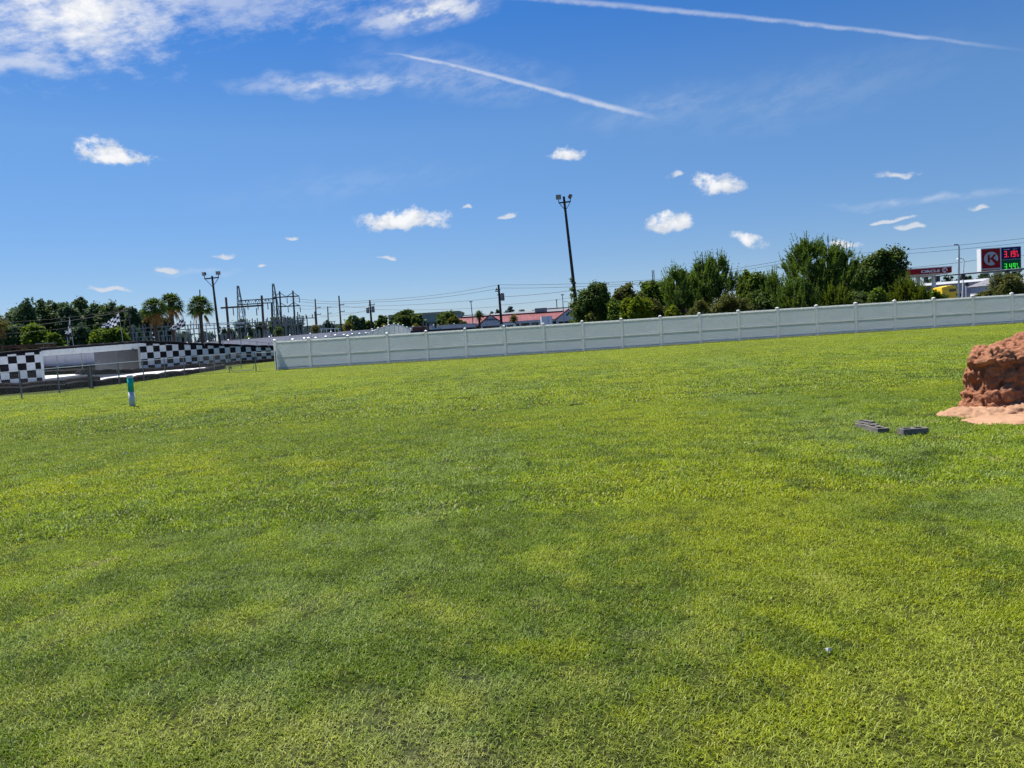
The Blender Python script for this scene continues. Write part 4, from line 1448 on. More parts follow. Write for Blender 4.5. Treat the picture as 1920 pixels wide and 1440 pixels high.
for k, (x, y, hw, Y, m, lb) in enumerate(WOOD):
    px_tree('wood_tree', lb, 'tree', x, y, hw, Y, m, 100 + k, n=5200, size=.6, z0=.8, lobes=7, group='trees of the left wood', sub=.42, kper=22)

# ---- behind and beside the substation
SUBT = [(430, 612, 14, 192, 'leaf_far_dark', 'low dark tree behind the rusty gantry pole'),
        (456, 596, 17, 190, 'leaf_far_dark', 'dark tree behind the left lattice tower'),
        (486, 603, 17, 196, 'leaf_far', 'tree behind the middle of the substation gantry'),
        (516, 588, 17, 192, 'leaf_far', 'taller leafy tree behind the right lattice tower'),
        (540, 592, 14, 198, 'leaf_far_dark', 'dark tree behind the double-pole frame'),
        (558, 602, 10, 190, 'leaf_far_dark', 'small dark tree just right of the double-pole frame'),
        (382, 622, 20, 200, 'leaf_far_dark', 'low tree line piece behind the left floodlight pole'),
        (340, 618, 20, 195, 'leaf_far', 'low tree behind the flag in front of the middle palm'),
        (618, 602, 11, 150, 'leaf_far_dark', 'small round dark tree left of the slim utility poles'),
        (636, 608, 10, 155, 'leaf_mid', 'small green tree behind the tall slim pole'),
        (655, 590, 13, 150, 'leaf_mid', 'mid green tree right of the tall slim pole, above a yellow palm'),
        (672, 592, 11, 148, 'leaf_far_dark', 'dark open tree left of the transformer pole'),
        (690, 598, 12, 152, 'leaf_mid', 'tree right behind the transformer pole'),
        (713, 588, 11, 145, 'leaf_dark', 'narrow dark tree right of the transformer pole'),
        (741, 585, 12, 128, 'leaf_dark', 'left shoulder of dark foliage beside the large oak above the fence hump'),
        (762, 575, 26, 122, 'leaf_dark', 'large dark oak rising above the humped fence'),
        (783, 585, 14, 120, 'leaf_dark', 'smaller dark tree against the right side of the large oak'),
        (836, 582, 26, 112, 'leaf_dark', 'broad dark tree between the large oak and the red-roofed shops'),
        (846, 592, 10, 106, 'leaf_olive', 'light olive small tree in front of the broad dark tree'),
        (868, 602, 10, 112, 'leaf_dark', 'low dark tree touching the left end of the shops')]
for k, (x, y, hw, Y, m, lb) in enumerate(SUBT):
    big_ = hw > 20
    px_tree('tree', lb, 'tree', x, y, hw, Y, m, 160 + k, n=9000 if big_ else 3600, size=.36 if big_ else .45, z0=.6, lobes=7, sub=.40, kper=24)

# ---- far tops over the shop roofs
for k, (x, y, hw, lb) in enumerate([(921, 581, 6, 'pointed tiny far tree over the left shop gable'), (932, 577, 7, 'small dark far tree left of the big utility pole'),
                                    (955, 571, 13, 'largest hazy round far tree over the shop roof'), (978, 575, 12, 'hazy round far tree, second largest over the shop roof'),
                                    (999, 578, 9, 'low hazy far tree right of the two round ones'), (1022, 576, 5, 'tiny far tree over the middle of the shop roof'),
                                    (880, 589, 12, 'low far hedge-like tree over the left end of the roof'), (1072, 568, 9, 'far tree top left of the tall floodlight pole')]):
    px_tree('tree', lb, 'tree', x, y, hw, 300, 'leaf_blue' if k > 1 else 'leaf_far_dark', 200 + k, n=900, size=.9, z0=1.5, lobes=5, group='far trees over the shops', sub=.34, kper=12)
for k, (x, y, hw, lb) in enumerate([(1776, 512, 20, 'dark far tree behind the red canopy end'), (1812, 512, 22, 'dark far tree behind the traffic signal mast'), (1842, 505, 16, 'dark far tree left of the price sign'),
                                    (1905, 498, 22, 'dark far tree behind the price sign'), (1745, 520, 18, 'dark far tree under the red canopy')]):
    px_tree('tree', lb, 'tree', x, y, hw, 210, 'leaf_far_dark', 220 + k, n=1500, size=.6, z0=1, lobes=5, group='far trees beyond the filling station', sub=.34, kper=14)

# ---- trees right behind the white fence
NEAR = [('broadleaf_tree', 'big round dark evergreen right of the tall floodlight pole', 1118, 527, 40, 62, 'leaf_dark', 15000, .17),
        ('broadleaf_tree', 'olive-topped round tree merging into the right side of the big evergreen', 1172, 527, 32, 63.5, 'leaf_olive', 9000, .17),
        ('shrub', 'low olive shrub at the foot of the tall floodlight pole', 1107, 583, 12, 56, 'leaf_olive', 1400, .13),
        ('shrub', 'bright lime shrub behind the fence below the olive-topped tree', 1188, 556, 30, 57, 'leaf_lime', 6000, .14),
        ('shrub', 'lime shrub left of the bright one, touching the big evergreen', 1157, 560, 18, 57.5, 'leaf_mid', 2600, .14),
        ('shrub', 'dull olive shrub right of the bright lime shrub', 1226, 556, 22, 58, 'leaf_olive', 3600, .14),
        ('broadleaf_tree', 'mid green tree left of the pines, below the far twin mast', 1222, 519, 24, 66, 'leaf_mid', 5000, .17),
        ('broadleaf_tree', 'dark tree filling in behind the first narrow pine', 1246, 519, 26, 69, 'leaf_mid', 5000, .18),
        ('broadleaf_tree', 'dark tree between the olive-topped tree and the mid green tree', 1200, 537, 22, 67, 'leaf_dark', 4000, .17),
        ('broadleaf_tree', 'dark tree filling in behind the double-leader pine', 1292, 503, 30, 69, 'leaf_dark', 6000, .18),
        ('broadleaf_tree', 'yellow-green tree standing between the two groups of pines', 1398, 500, 20, 66, 'leaf_lime', 5000, .17),
        ('broadleaf_tree', 'dark mixed tree right of the yellow-green one', 1428, 508, 26, 62, 'leaf_mid', 6000, .16),
        ('broadleaf_tree', 'shaded dark shrub mass under the dark mixed tree', 1430, 545, 34, 60, 'leaf_dark', 5000, .16),
        ('round_shrub', 'clipped-looking round olive shrub just above the fence between the pines', 1366, 550, 46, 54, 'leaf_olive', 9000, .12),
        ('shrub', 'left end of the olive shrub mass under the pines', 1312, 560, 26, 55, 'leaf_olive', 4500, .12),
        ('shrub', 'small lime shrub at the foot of the first pines', 1262, 567, 16, 56, 'leaf_lime', 2200, .13),
        ('broadleaf_tree', 'large round dark tree right of the tall pines', 1645, 463, 55, 64, 'leaf_dark', 20000, .17),
        ('shrub', 'low dark shrub at the foot of the large round tree', 1600, 545, 36, 58, 'leaf_dark', 4500, .15),
        ('shrub', 'light green shrub below the large round tree', 1645, 533, 22, 55, 'leaf_mid', 3400, .13),
        ('shrub', 'broad blue-green shrub left of the yellow truck', 1755, 542, 20, 56, 'leaf_mid', 2800, .13),
        ('shrub', 'dry olive shrub left below the price sign', 1842, 543, 30, 56, 'leaf_olive', 4200, .13),
        ('shrub', 'tall green-olive shrub under the price sign at the right edge', 1895, 512, 34, 55, 'leaf_olive', 7500, .13),
        ('shrub', 'dark green shrub filling the gap under the first pines', 1286, 540, 34, 62, 'leaf_mid', 5000, .15),
        ('shrub', 'dark shrub between the round olive shrub and the tall pines', 1470, 535, 30, 62, 'leaf_dark', 4500, .15),
        ('shrub', 'dark shrub behind the foot of the tallest pines', 1535, 515, 50, 65, 'leaf_dark', 8000, .16)]
for k, (nm, lb, x, y, hw, Y, m, n, s) in enumerate(NEAR):
    px_tree(nm, lb, 'tree' if 'tree' in nm else 'shrub', x, y, hw, Y, m, 300 + k, n=int(n * 1.7), size=s * 1.08, z0=.2, lobes=10, sub=.36, kper=40)


def pine(label, x, ytop, hw, Y, seed, m='needle', n_sh=420, name='pine_tree'):
    "whorled limbs sweeping up into upright bottle-brush shoots"
    rg = np.random.default_rng(seed)
    tp = at(x, ytop, Y)
    g = gz(tp.x, Y)
    H, w = tp.z - g, hw * Y / FPX
    t = thing(name, label, 'tree', (tp.x, Y, g))
    tk = MB().tube([(0, 0, -.1), (.05, 0, H * .5), (0, 0, H * .97)], H * .018 + .03, 7, 0, .02)
    shoots = [((0, 0, H * .90), (0, 0, 1), H * .10)]
    nl = 34 + int(H * 5)
    for i in range(nl):
        f = (i + rg.uniform(0, 1)) / nl
        z = H * (.05 + .74 * f)
        a = rg.uniform(0, 6.283)
        reach = w * (1.10 - .86 * max(0, (f - .30) / .70) ** 1.1) * rg.uniform(.72, 1.1) * (.75 + .25 * min(1, f * 4))
        d = Vector((math.cos(a), math.sin(a), 0))
        p0 = Vector((0, 0, z))
        p1 = p0 + d * reach * .6 + Vector((0, 0, reach * .18))
        p2 = p0 + d * reach + Vector((0, 0, reach * (.55 + .3 * f)))
        tk.tube([p0, p1, p2], .035, 4, 0, .012)
        for q in range(max(4, int(n_sh * 1.35 / nl))):
            s = rg.uniform(.35, 1.0)
            pt = (p0.lerp(p1, s * 2) if s < .5 else p1.lerp(p2, s * 2 - 1)) if s < 1 else p2
            pt = pt + Vector(rg.normal(size=3) * np.array([.18, .18, .10]) * (w * .32))
            out = Vector((d.x, d.y, 0)) * rg.uniform(.15, .75) + Vector((0, 0, 1)) + Vector(rg.normal(size=3) * .22)
            shoots.append((tuple(pt), tuple(out.normalized()), rg.uniform(.35, .62) * (.75 + .5 * f)))
        shoots.append((tuple(p2), tuple((d * .30 + Vector((0, 0, 1))).normalized()), rg.uniform(.8, 1.25)))
        if f > .45:
            shoots.append((tuple(p1 + Vector((0, 0, .2))), tuple((d * .18 + Vector((0, 0, 1))).normalized()), rg.uniform(.8, 1.4)))
    Vs = []
    K = 30
    for pt, dr, L in shoots:
        pt, dr = np.array(pt), np.array(dr)
        s = rg.uniform(0, 1, K)
        base = pt + dr * (s[:, None] * L)
        rd = rg.normal(size=(K, 3))
        rd -= (rd @ dr)[:, None] * dr
        rd /= np.linalg.norm(rd, axis=1)[:, None]
        tip = base + (rd * .75 + dr * rg.uniform(.5, 1.0, K)[:, None]) * ((.20 if L < .7 else .15) * rg.uniform(.7, 1.2, K) * (1.15 - .75 * s))[:, None]
        sd = np.cross(tip - base, rg.normal(size=(K, 3)))
        sd /= np.linalg.norm(sd, axis=1)[:, None]
        Vs.append(np.stack([base - sd * .028, base + sd * .028, tip], 1).reshape(-1, 3))
    V = np.concatenate(Vs)
    link('crown', np_mesh('crown', V, np.arange(len(V)).reshape(-1, 3)), m, t)
    link('trunk', tk.mesh('trunk'), 'bark', t)
    return t


pine('narrow pine with a broken tip at the left of the first pine group', 1266, 494, 36, 60, 401, n_sh=420)
pine('pine with two leaders in the middle of the first pine group', 1316, 472, 42, 61, 402, n_sh=560)
pine('tallest pine of the first group, above the round olive shrub', 1345, 466, 44, 61.5, 403, n_sh=620)
pine('short dark pine between the mixed tree and the tall pines', 1447, 505, 24, 60, 404, n_sh=320)
pine('tallest pine behind the fence, left of the two tall ones', 1512, 432, 54, 60, 405, n_sh=1000)
pine('tall pine standing right against the tallest one', 1552, 440, 44, 61, 406, n_sh=800)
pine('slim pine squeezed between the tall pines and the round dark tree', 1587, 455, 30, 62, 407, n_sh=420)
pine('low dark pine below the tallest pines', 1490, 520, 40, 57, 408, n_sh=420)
pine('small light green pine at the foot of the tall pines', 1567, 540, 26, 55.5, 409, 'needle_lt', 260)
pine('light green young pine left of the red canopy sign', 1697, 522, 28, 55, 410, 'needle_lt', 420)
pine('small yellow-green young pine just above the fence left of the red canopy sign', 1722, 541, 22, 54, 411, 'needle_lt', 240)


# ================================================================== PALMS


def palm(label, x, yc, Y, crown_px, seed, m='frond', dead=8, tall=True, n=40, name='palm_tree', lean=0.0, trunk_r=.19):
    rg = np.random.default_rng(seed)
    c = at(x, yc, Y)
    g = gz(c.x, Y)
    t = thing(name, label, 'palm', (c.x, Y, g))
    R = crown_px * Y / FPX
    H = c.z - g
    T = [Vector((lean * H, 0, 0)), Vector((lean * H * .5, 0, H * .5)), Vector((0, 0, H * .80)), Vector((0, 0, H * .93)), Vector((0, 0, H))]
    tk = MB().tube(T[:3], trunk_r * 1.05, 9, 0, trunk_r)
    tk.lathe([(trunk_r, H * .80), (trunk_r * 1.75, H * .88), (trunk_r * 1.6, H * .94), (trunk_r * .8, H)], (0, 0, 0), 9)
    for q in range(46 if tall else 14):           # old leaf boots
        a = q * 2.4
        zz = H * (.80 + .18 * rg.uniform())
        tk.beam((math.cos(a) * trunk_r * 1.2, math.sin(a) * trunk_r * 1.2, zz), (math.cos(a) * trunk_r * 2.2, math.sin(a) * trunk_r * 2.2, zz + .30), .07, .03)
    link('trunk', tk.mesh('trunk'), 'palm_bark', t)

    def fronds(count, e0, e1, droop, stem):
        Vq = []
        for i in range(count):
            a = i * 2.39996 + rg.uniform(-.3, .3)
            el = e0 + (e1 - e0) * ((i + rg.uniform()) / count)
            d = Vector((math.cos(a) * math.cos(el), math.sin(a) * math.cos(el), math.sin(el)))
            sd = Vector((-math.sin(a), math.cos(a), 0))
            p0 = Vector((0, 0, H * .97))
            Ls = R * stem * rg.uniform(.8, 1.1)
            p1 = p0 + d * Ls + Vector((0, 0, -droop * .25 * Ls))
            mid = p0.lerp(p1, .5) + Vector((0, 0, .05 * Ls))
            for u, v in ((p0, mid), (mid, p1)):
                e = sd * .025
                Vq.append([u - e, u + e, v + e, v - e])
            nl = 15
            for k in range(nl):
                f = (k / (nl - 1) - .5) * 2
                ang = f * 1.55
                dd = (d * math.cos(ang) + sd * math.sin(ang)).normalized()
                Lf = R * (1 - stem) * 1.05 * (1 - .25 * abs(f)) * rg.uniform(.85, 1.12)
                q1 = p1 + dd * Lf * .55 + Vector((0, 0, -droop * .10 * Lf + .05 * Lf))
                q2 = p1 + dd * Lf + Vector((0, 0, -droop * .55 * Lf * rg.uniform(.6, 1.4)))
                wv_ = dd.cross(Vector((0, 0, 1)))
                wv_ = (wv_.normalized() if wv_.length > .05 else sd) * (R * .030)
                Vq.append([p1, p1 + wv_ * .3, q1 + wv_, q1 - wv_])
                Vq.append([q1 - wv_, q1 + wv_, q2, q2])
        V = np.array([[tuple(p) for p in q] for q in Vq]).reshape(-1, 3)
        return np_mesh('fronds', V, np.arange(len(V)).reshape(-1, 4))

    link('crown', fronds(n, R_(-30), R_(80), .75, .48), m, t)
    if dead:
        link('dead_fronds', fronds(dead, R_(-70), R_(-25), 1.4, .45), 'frond_dead', t)
    return t


palm('tall cabbage palm with brown dead fronds, leftmost of the three tall palms', 288, 573, 85, 28, 501, dead=6, n=62)
palm('tallest cabbage palm, in the middle of the three tall palms', 320, 565, 88, 29, 502, dead=4, n=66)
palm('tall cabbage palm with a clear thick neck, rightmost of the three tall palms', 374, 571, 84, 30, 503, dead=2, n=62)
palm('yellowish palm crown cut off by the left frame edge', -10, 600, 80, 26, 504, 'frond_y', dead=6)
SMALL = [(466, 637, 104, 13, 'bushy low palm behind the lavender fence below the left lattice tower', 'frond', False),
         (522, 619, 106, 13, 'small green palm behind the lavender fence right of the lattice towers', 'frond', True),
         (591, 614, 110, 11, 'yellowish small palm left of the slim utility poles', 'frond_y', True),
         (652, 610, 110, 12, 'small yellow palm right of the tall slim pole', 'frond_y', True),
         (720, 611, 108, 9, 'orange-yellow small palm behind the fence hump', 'frond_y', False),
         (779, 612, 104, 11, 'yellow-green small palm right of the fence hump', 'frond_y', False),
         (898, 588, 120, 12, 'palm standing in front of the left shop gable', 'frond', True),
         (963, 596, 112, 12, 'thick palm in front of the red shop roof right of the big utility pole', 'frond_y', True)]
for k, (x, y, Y, r, lb, m, tall) in enumerate(SMALL):
    palm(lb, x, y, Y, r, 520 + k, m, dead=3, tall=tall, n=30, name='small_palm', trunk_r=.17)

# vine on the floodlight pole
rg = np.random.default_rng(77)
fb, ft = at(1083.5, 600, 70), at(1074, 520, 70)
Ls = [tuple(fb.lerp(ft, s) + Vector((-.12, -.1, 0))) + ((.20 + .35 * (1 - s)),) * 2 + (.75,) for s in (0, .2, .4, .6, .8)]
vt = thing('vine', 'green vine climbing the foot of the tall floodlight pole', 'vine', (fb.x, 69.9, gz(fb.x, 70)))
V, Fq = leaves(rg, [(L[0] - fb.x, L[1] - 69.9, L[2] - gz(fb.x, 70), L[3], L[4], L[5]) for L in Ls], 1500, .13, kper=14)
link('foliage', np_mesh('foliage', V, Fq), 'leaf_mid', vt)
link('stem', MB().tube([(0, -.1, 0), (-.1, -.12, 2), tuple(ft - Vector((fb.x, 69.9, 0)))], .03, 5).mesh('stem'), 'bark', vt)

# ================================================================== UTILITY POLES AND WIRES


def util_pole(label, base, top, Y, r, m='wood_dark', arms=(), cans=(), name='utility_pole', cat='utility pole'):
    b, tp = at(*base, Y), at(*top, Y)
    d = (tp - b).normalized()
    b = b - d * ((b.z - gz(b.x, Y)) / d.z)
    t = thing(name, label, cat, b)
    MB().cyl(b, tp, r * 1.2, r * .75, 8).build('pole', m, t)
    on = lambda py: b.lerp(tp, (at(top[0], py, Y).z - b.z) / (tp.z - b.z))
    for py, l, rt in arms:
        c = on(py) + Vector((0, -r - .04, 0))
        o = MB().beam(c + Vector((-l, 0, 0)), c + Vector((rt, 0, 0)), .09, .11).build('crossarm', m, t)
        for s in (-l + .08, rt - .08):
            if abs(s) > .2:
                k = MB().lathe([(.03, 0), (.06, .04), (.03, .08), (.06, .12), (.02, .2)], c + Vector((s, 0, .05)), 6).build('insulator', 'porcelain', t)
                k.parent = o
    for py, dx in cans:
        c = on(py) + Vector((dx, -.1, 0))
        MB().lathe([(.2, -.5), (.24, -.45), (.24, .3), (.18, .4), (.05, .5)], c, 12).build('transformer', 'galv_dull', t)
    return t


util_pole('wooden utility pole with a transformer rising above the fence hump', (697, 612), (693.2, 562.5), 118, .17, arms=[(572, .2, .75)], cans=[(580, .42), (581, -.4)])
util_pole('tall slim utility pole left of the transformer pole', (639, 606), (635.3, 554.5), 140, .16, 'wood_pole', arms=[(572, .05, .9), (584.5, .05, .9)])
util_pole('slim utility pole nearest the substation frame', (594, 612), (590.8, 560.5), 150, .16, 'wood_pole', arms=[(577.5, .05, 1.0), (590, .05, 1.0)])
util_pole('short distant utility pole between the two slim ones', (615.5, 602), (614.3, 574.5), 185, .17, 'wood_pole', arms=[(576, .05, .9), (587.5, .05, .9)])
util_pole('big utility pole with equipment in front of the shops', (940, 606), (934.6, 533.8), 95, .16, arms=[(543, .35, .2), (546, .45, .1), (553, .25, .25)], cans=[(556.5, .38)])
util_pole('wooden utility pole in front of the wood, right of the streaming flag', (247.5, 640), (240, 578), 135, .17, 'wood_pole', arms=[(583, .8, .8)])
util_pole('thin pole rising behind the rightmost tall palm', (378, 640), (374.5, 543), 120, .12, 'wood_pole')


def lamp_post(label, base, top, Y, r, m='galv_dull', arm=None, head=None):
    b, tp = at(*base, Y), at(*top, Y)
    d = (tp - b).normalized()
    b = b - d * ((b.z - gz(b.x, Y)) / d.z)
    t = thing('lamp_post', label, 'lamp post', b)
    MB().cyl(b, tp, r, r * .7, 8).build('pole', m, t)
    if arm:
        e = tp + Vector((arm, 0, .25))
        MB().tube([tp, tp + Vector((arm * .2, 0, .22)), e], r * .5, 6).build('arm', m, t)
        MB().hexa([e + Vector(v) for v in ((-.3, -.14, -.06), (.2, -.1, -.04), (.2, .1, -.04), (-.3, .14, -.06), (-.22, -.1, .05), (.18, -.07, .05), (.18, .07, .05), (-.22, .1, .05))]).build('lamp_head', m, t)
    else:
        MB().box(tp.x - .25, tp.x + .25, tp.y - .14, tp.y + .14, tp.z, tp.z + .14).build('lamp_head', m, t)
    return t


lamp_post('thin grey lamp post above the left shop gable', (887, 607), (883, 566.5), 125, .09)
lamp_post('thin lamp post in front of the right shop gable', (1057.5, 603), (1054.6, 553.5), 125, .09)
lamp_post('short distant pole with a box right of the shop roof', (1044.5, 580), (1043.3, 563), 190, .14, 'wood_pole')
lamp_post('small curved-arm lamp on the shop roof line by the right gable', (1066, 585), (1065.3, 567.5), 160, .07, arm=-.6)
lamp_post('tallest grey steel pole between the red canopy and the price sign', (1797.5, 560), (1798.3, 463), 80, .11, 'galv', arm=-.35)
lamp_post('pale lamp post with a bent arm right beside the tallest grey pole', (1804.5, 560), (1807.2, 488.5), 86, .085, 'white_metal', arm=-.45)
lamp_post('small lamp post behind the drooping flag', (127, 645), (125.2, 621.5), 110, .06, 'galv')


def wire(label, pts, Y, r=.022, sag=0.0):
    P = []
    for (x0, y0), (x1, y1) in zip(pts, pts[1:]):
        for k in range(8):
            s = k / 8
            P.append(at(x0 + (x1 - x0) * s, y0 + (y1 - y0) * s + sag * 4 * s * (1 - s), Y))
    P.append(at(*pts[-1], Y))
    o = MB().tube(P, r, 4).build('power_line', 'wire')
    return tag(o, label, 'power line', 'overhead power lines')


wire('topmost overhead wire from the substation past the transformer pole to the big shop pole', [(545, 558), (693, 563), (934.6, 534)], 110, .022, 5)
wire('second overhead wire below the topmost one left of the big shop pole', [(545, 563), (693, 566.5), (934.6, 541)], 110, .024, 5)
wire('third overhead wire sagging from the transformer pole to the big shop pole', [(560, 572), (693, 574), (934.6, 558)], 110, .02, 3)
wire('lowest overhead wire crossing low behind the oak to the shop pole', [(600, 594), (693, 580), (934.6, 575)], 110, .018, 3)
wire('topmost wire right of the big shop pole', [(934.6, 534), (1230, 524), (1500, 482), (1920, 447)], 110, .022, 3)
wire('second wire right of the big shop pole', [(934.6, 540), (1230, 527), (1500, 487), (1920, 455)], 110, .022, 4)
wire('third wire right of the big shop pole, below the other two', [(934.6, 557), (1100, 541), (1300, 520)], 110, .024, 2)
wire('low thin wire in front of the red shop roofs', [(934.6, 572), (1090, 555)], 110, .018, 2)
wire('wire above the red canopy sign', [(1690, 503), (1835, 487), (1990, 470)], 100, .022, 1.5)
wire('thick cable crossing the wood from the left edge to the wooden pole', [(-40, 617), (240, 582)], 132, .035, 6)
wire('upper thin cable crossing the wood', [(-40, 606), (240, 580)], 132, .02, 5)
wire('lower thin cable crossing the wood', [(-40, 628), (240, 600)], 132, .018, 4)
wire('wire from the substation to the slim utility pole arm', [(556, 577), (592, 578), (637, 572), (693, 576)], 140, .02, 2.5)
wire('lower wire from the substation past the short distant pole', [(556, 590), (592, 590), (637, 585), (693, 582)], 140, .018, 3)


# ================================================================== SUBSTATION
def bars(name, m, root, segs, w):
    mb = MB()
    for a, b in segs:
        mb.beam(a, b, w)
    return mb.build(name, m, root)


def lattice(label, x, ytop, Y, wtop, wbot):
    tp = at(x, ytop, Y)
    t = thing('lattice_tower', label, 'lattice tower', (tp.x + .3, Y, 0))
    b = Vector((tp.x + .35, Y, 0))
    n = 9
    H = tp.z
    cor = []
    for k in range(n + 1):
        s = k / n
        w = (wbot * (1 - s) + wtop * s) / 2
        c = b.lerp(tp, s)
        cor.append([c + Vector((i * w, j * w, 0)) for i, j in ((-1, -1), (1, -1), (1, 1), (-1, 1))])
    for c in range(4):
        bars('leg', 'galv_dull', t, [(cor[0][c], cor[n][c])], .10)
    seg = []
    for k in range(n):
        for c in range(4):
            seg.append((cor[k][c], cor[k + 1][(c + 1) % 4]))
            seg.append((cor[k + 1][c], cor[k + 1][(c + 1) % 4]))
    bars('bracing', 'galv_dull', t, seg, .045)
    return t


lattice('left steel lattice tower of the substation', 446, 536, 140, .25, 1.9)
lattice('right steel lattice tower of the substation, slightly taller', 512, 532, 142, .25, 1.9)

SY = 132
g_ = thing('rusty_gantry', 'rust-brown two-pole gantry with hanging insulators left in the substation', 'gantry', at(428, 640, SY) * 1)
g_.location.z = 0
ORG[g_].z = 0
for (bx, tx, ty) in ((430.5, 423.5, 557.5), (495.5, 490.5, 554)):
    tp = at(tx, ty, SY)
    b = at(bx, 640, SY)
    b.z = 0
    MB().cyl(b, b.lerp(tp, .55), .28, .24, 10).cyl(b.lerp(tp, .55), tp, .20, .18, 10).build('pole', 'rust', g_)
pa, pb = at(414, 577.5, SY), at(494, 572.5, SY)
MB().beam(pa, pb, .22, .28).build('beam', 'rust', g_)
for x in (436.8, 458.5, 480.5):
    p = at(x, 575.5, SY)
    MB().lathe([(.07, -.2), (.10, -.5), (.07, -.55), (.10, -.8), (.07, -.85), (.10, -1.1), (.05, -1.5)], p, 6).build('insulator', 'porcelain', g_)

g2 = thing('truss_gantry', 'long truss gantry with curved jumpers spanning between the lattice towers', 'gantry', at(480, 640, 138))
g2.location.z = 0
ORG[g2].z = 0
TY = 138
for a, b in (((447, 564), (518, 559.5)), ((447, 571.5), (512, 567.5))):
    MB().beam(at(*a, TY), at(*b, TY), .12, .16).build('chord', 'dark_steel', g2)
seg = []
for k in range(18):
    x = 448 + k * 3.6
    seg.append((at(x, 564 - (x - 447) * .063, TY), at(x + 3.4, 571.5 - (x - 447) * .06, TY)))
bars('bracing', 'galv_dull', g2, seg, .05)
for bx, tx, ty in ((520.5, 518.2, 560), (511, 508.8, 567)):
    tp, b = at(tx, ty, TY), at(bx, 640, TY)
    b.z = 0
    MB().cyl(b, tp, .17, .13, 8).build('pole', 'dark_steel', g2)
for x in (463.5, 482.5, 501):
    pts = [at(x + dx, 563 - (x - 463) * .06 + dy, TY) for dx, dy in ((-3.6, 4), (-2.4, .6), (0, -.8), (2.4, .6), (3.6, 4))]
    MB().tube(pts, .09, 5).build('jumper', 'dark_steel', g2)
    p = at(x + .6, 567, TY)
    MB().lathe([(.06, 0), (.10, -.3), (.06, -.35), (.10, -.7), (.06, -.75), (.10, -1.0), (.05, -1.3)], p, 6).build('insulator', 'porcelain', g2)

g3 = thing('double_pole_frame', 'two tall poles joined by crossarms and diagonal braces at the right of the substation', 'pylon', at(540, 640, 128))
g3.location.z = 0
ORG[g3].z = 0
HY = 128
for bx, tx, ty in ((530, 524.2, 546), (555.5, 549, 544.8)):
    tp, b = at(tx, ty, HY), at(bx, 645, HY)
    b.z = 0
    MB().cyl(b, tp, .19, .13, 8).build('pole', 'wood_pole', g3)
for (a, b) in (((513.5, 558), (561, 555)), ((522, 575), (562.5, 573))):
    MB().beam(at(*a, HY), at(*b, HY), .14, .18).build('crossarm', 'wood_pole', g3)
for a, b in (((524.7, 548.5), (514.5, 557)), ((524.7, 549), (536, 556)), ((549.3, 548.5), (537.5, 556)), ((549.5, 548), (560, 555)),
             ((526.5, 568), (538, 574.5)), ((551, 566.5), (540.5, 574)), ((551, 567), (561.5, 573))):
    MB().beam(at(*a, HY), at(*b, HY), .09).build('brace', 'wood_pole', g3)
for x, y in ((538, 558), (561, 556.5), (540, 575), (562.5, 574.5)):
    p = at(x, y, HY)
    MB().lathe([(.04, 0), (.08, -.2), (.05, -.25), (.08, -.55), (.05, -.6), (.08, -.8), (.03, -1.0)], p, 6).build('insulator', 'porcelain', g3)


def bus_frame(label, xs_, y0s, Y, beams, m='galv_dull', w=.14, ins=0):
    "a row of posts carrying level bus beams with stand-off insulators"
    c = at(xs_[0], 640, Y)
    t = thing('bus_frame', label, 'bus frame', (c.x, Y, 0), 'grey bus frames of the substation')
    for x, y in zip(xs_, y0s):
        tp = at(x, y, Y)
        MB().beam((tp.x, Y, 0), tp, w).build('post', m, t)
    for (xa_, ya), (xb, yb) in beams:
        a, b = at(xa_, ya, Y), at(xb, yb, Y)
        MB().beam(a, b, w * .8, w).build('bus_beam', m, t)
        for k in range(ins):
            p = a.lerp(b, (k + .5) / ins)
            MB().lathe([(.05, 0), (.11, .1), (.06, .16), (.11, .28), (.06, .34), (.11, .46), (.04, .6)], p + Vector((0, 0, .08)), 6).build('insulator', 'porcelain', t)
    return t


bus_frame('long grey bus frame behind the three tall palms', (248, 268, 290, 311, 333, 352, 372), (611, 612, 610, 610, 608, 609, 608), 128, [((246, 617), (374, 608)), ((246, 624), (374, 616))], ins=12)
bus_frame('lower grey bus frame at the foot of the tall palms', (255, 281, 306, 330, 356, 380), (623, 621, 620, 621, 618, 617), 118, [((252, 633), (384, 625))], ins=10)
bus_frame('pale double bus running right from the left floodlight pole', (362, 386, 401, 459), (605, 606, 605, 600), 124, [((360, 608.5), (459, 604)), ((376, 611), (459, 606.5)), ((378, 617.5), (456, 612.5))], 'white_metal', .12)
bus_frame('grey bus frame below the truss gantry', (459, 478, 499, 515, 536), (599, 600, 598, 598, 597), 122, [((459, 606), (545, 600)), ((459, 613), (548, 607))], ins=9)
bus_frame('grey bus frame with porcelain stacks right of the palm', (534, 546, 557, 566), (598, 598, 598, 596), 116, [((530, 603), (572, 600)), ((530, 611), (572, 607))], ins=7)
bus_frame('small dark bus frame with three insulators right of the double poles', (558, 566, 575, 590), (585, 592, 592, 584), 136, [((556, 597), (592, 596))], 'dark_steel', ins=3)
bus_frame('low pale pipe frame right of the substation above the lavender fence', (602, 612, 620, 628, 635), (617, 617, 617, 616, 616), 106, [((600, 617), (638, 615.5))], 'white_metal', .1)
bus_frame('thin grey frame in front of the small round dark tree', (608, 614, 621, 627), (604, 604, 603, 603), 118, [((606, 604), (629, 602.5))], 'galv_dull', .08)


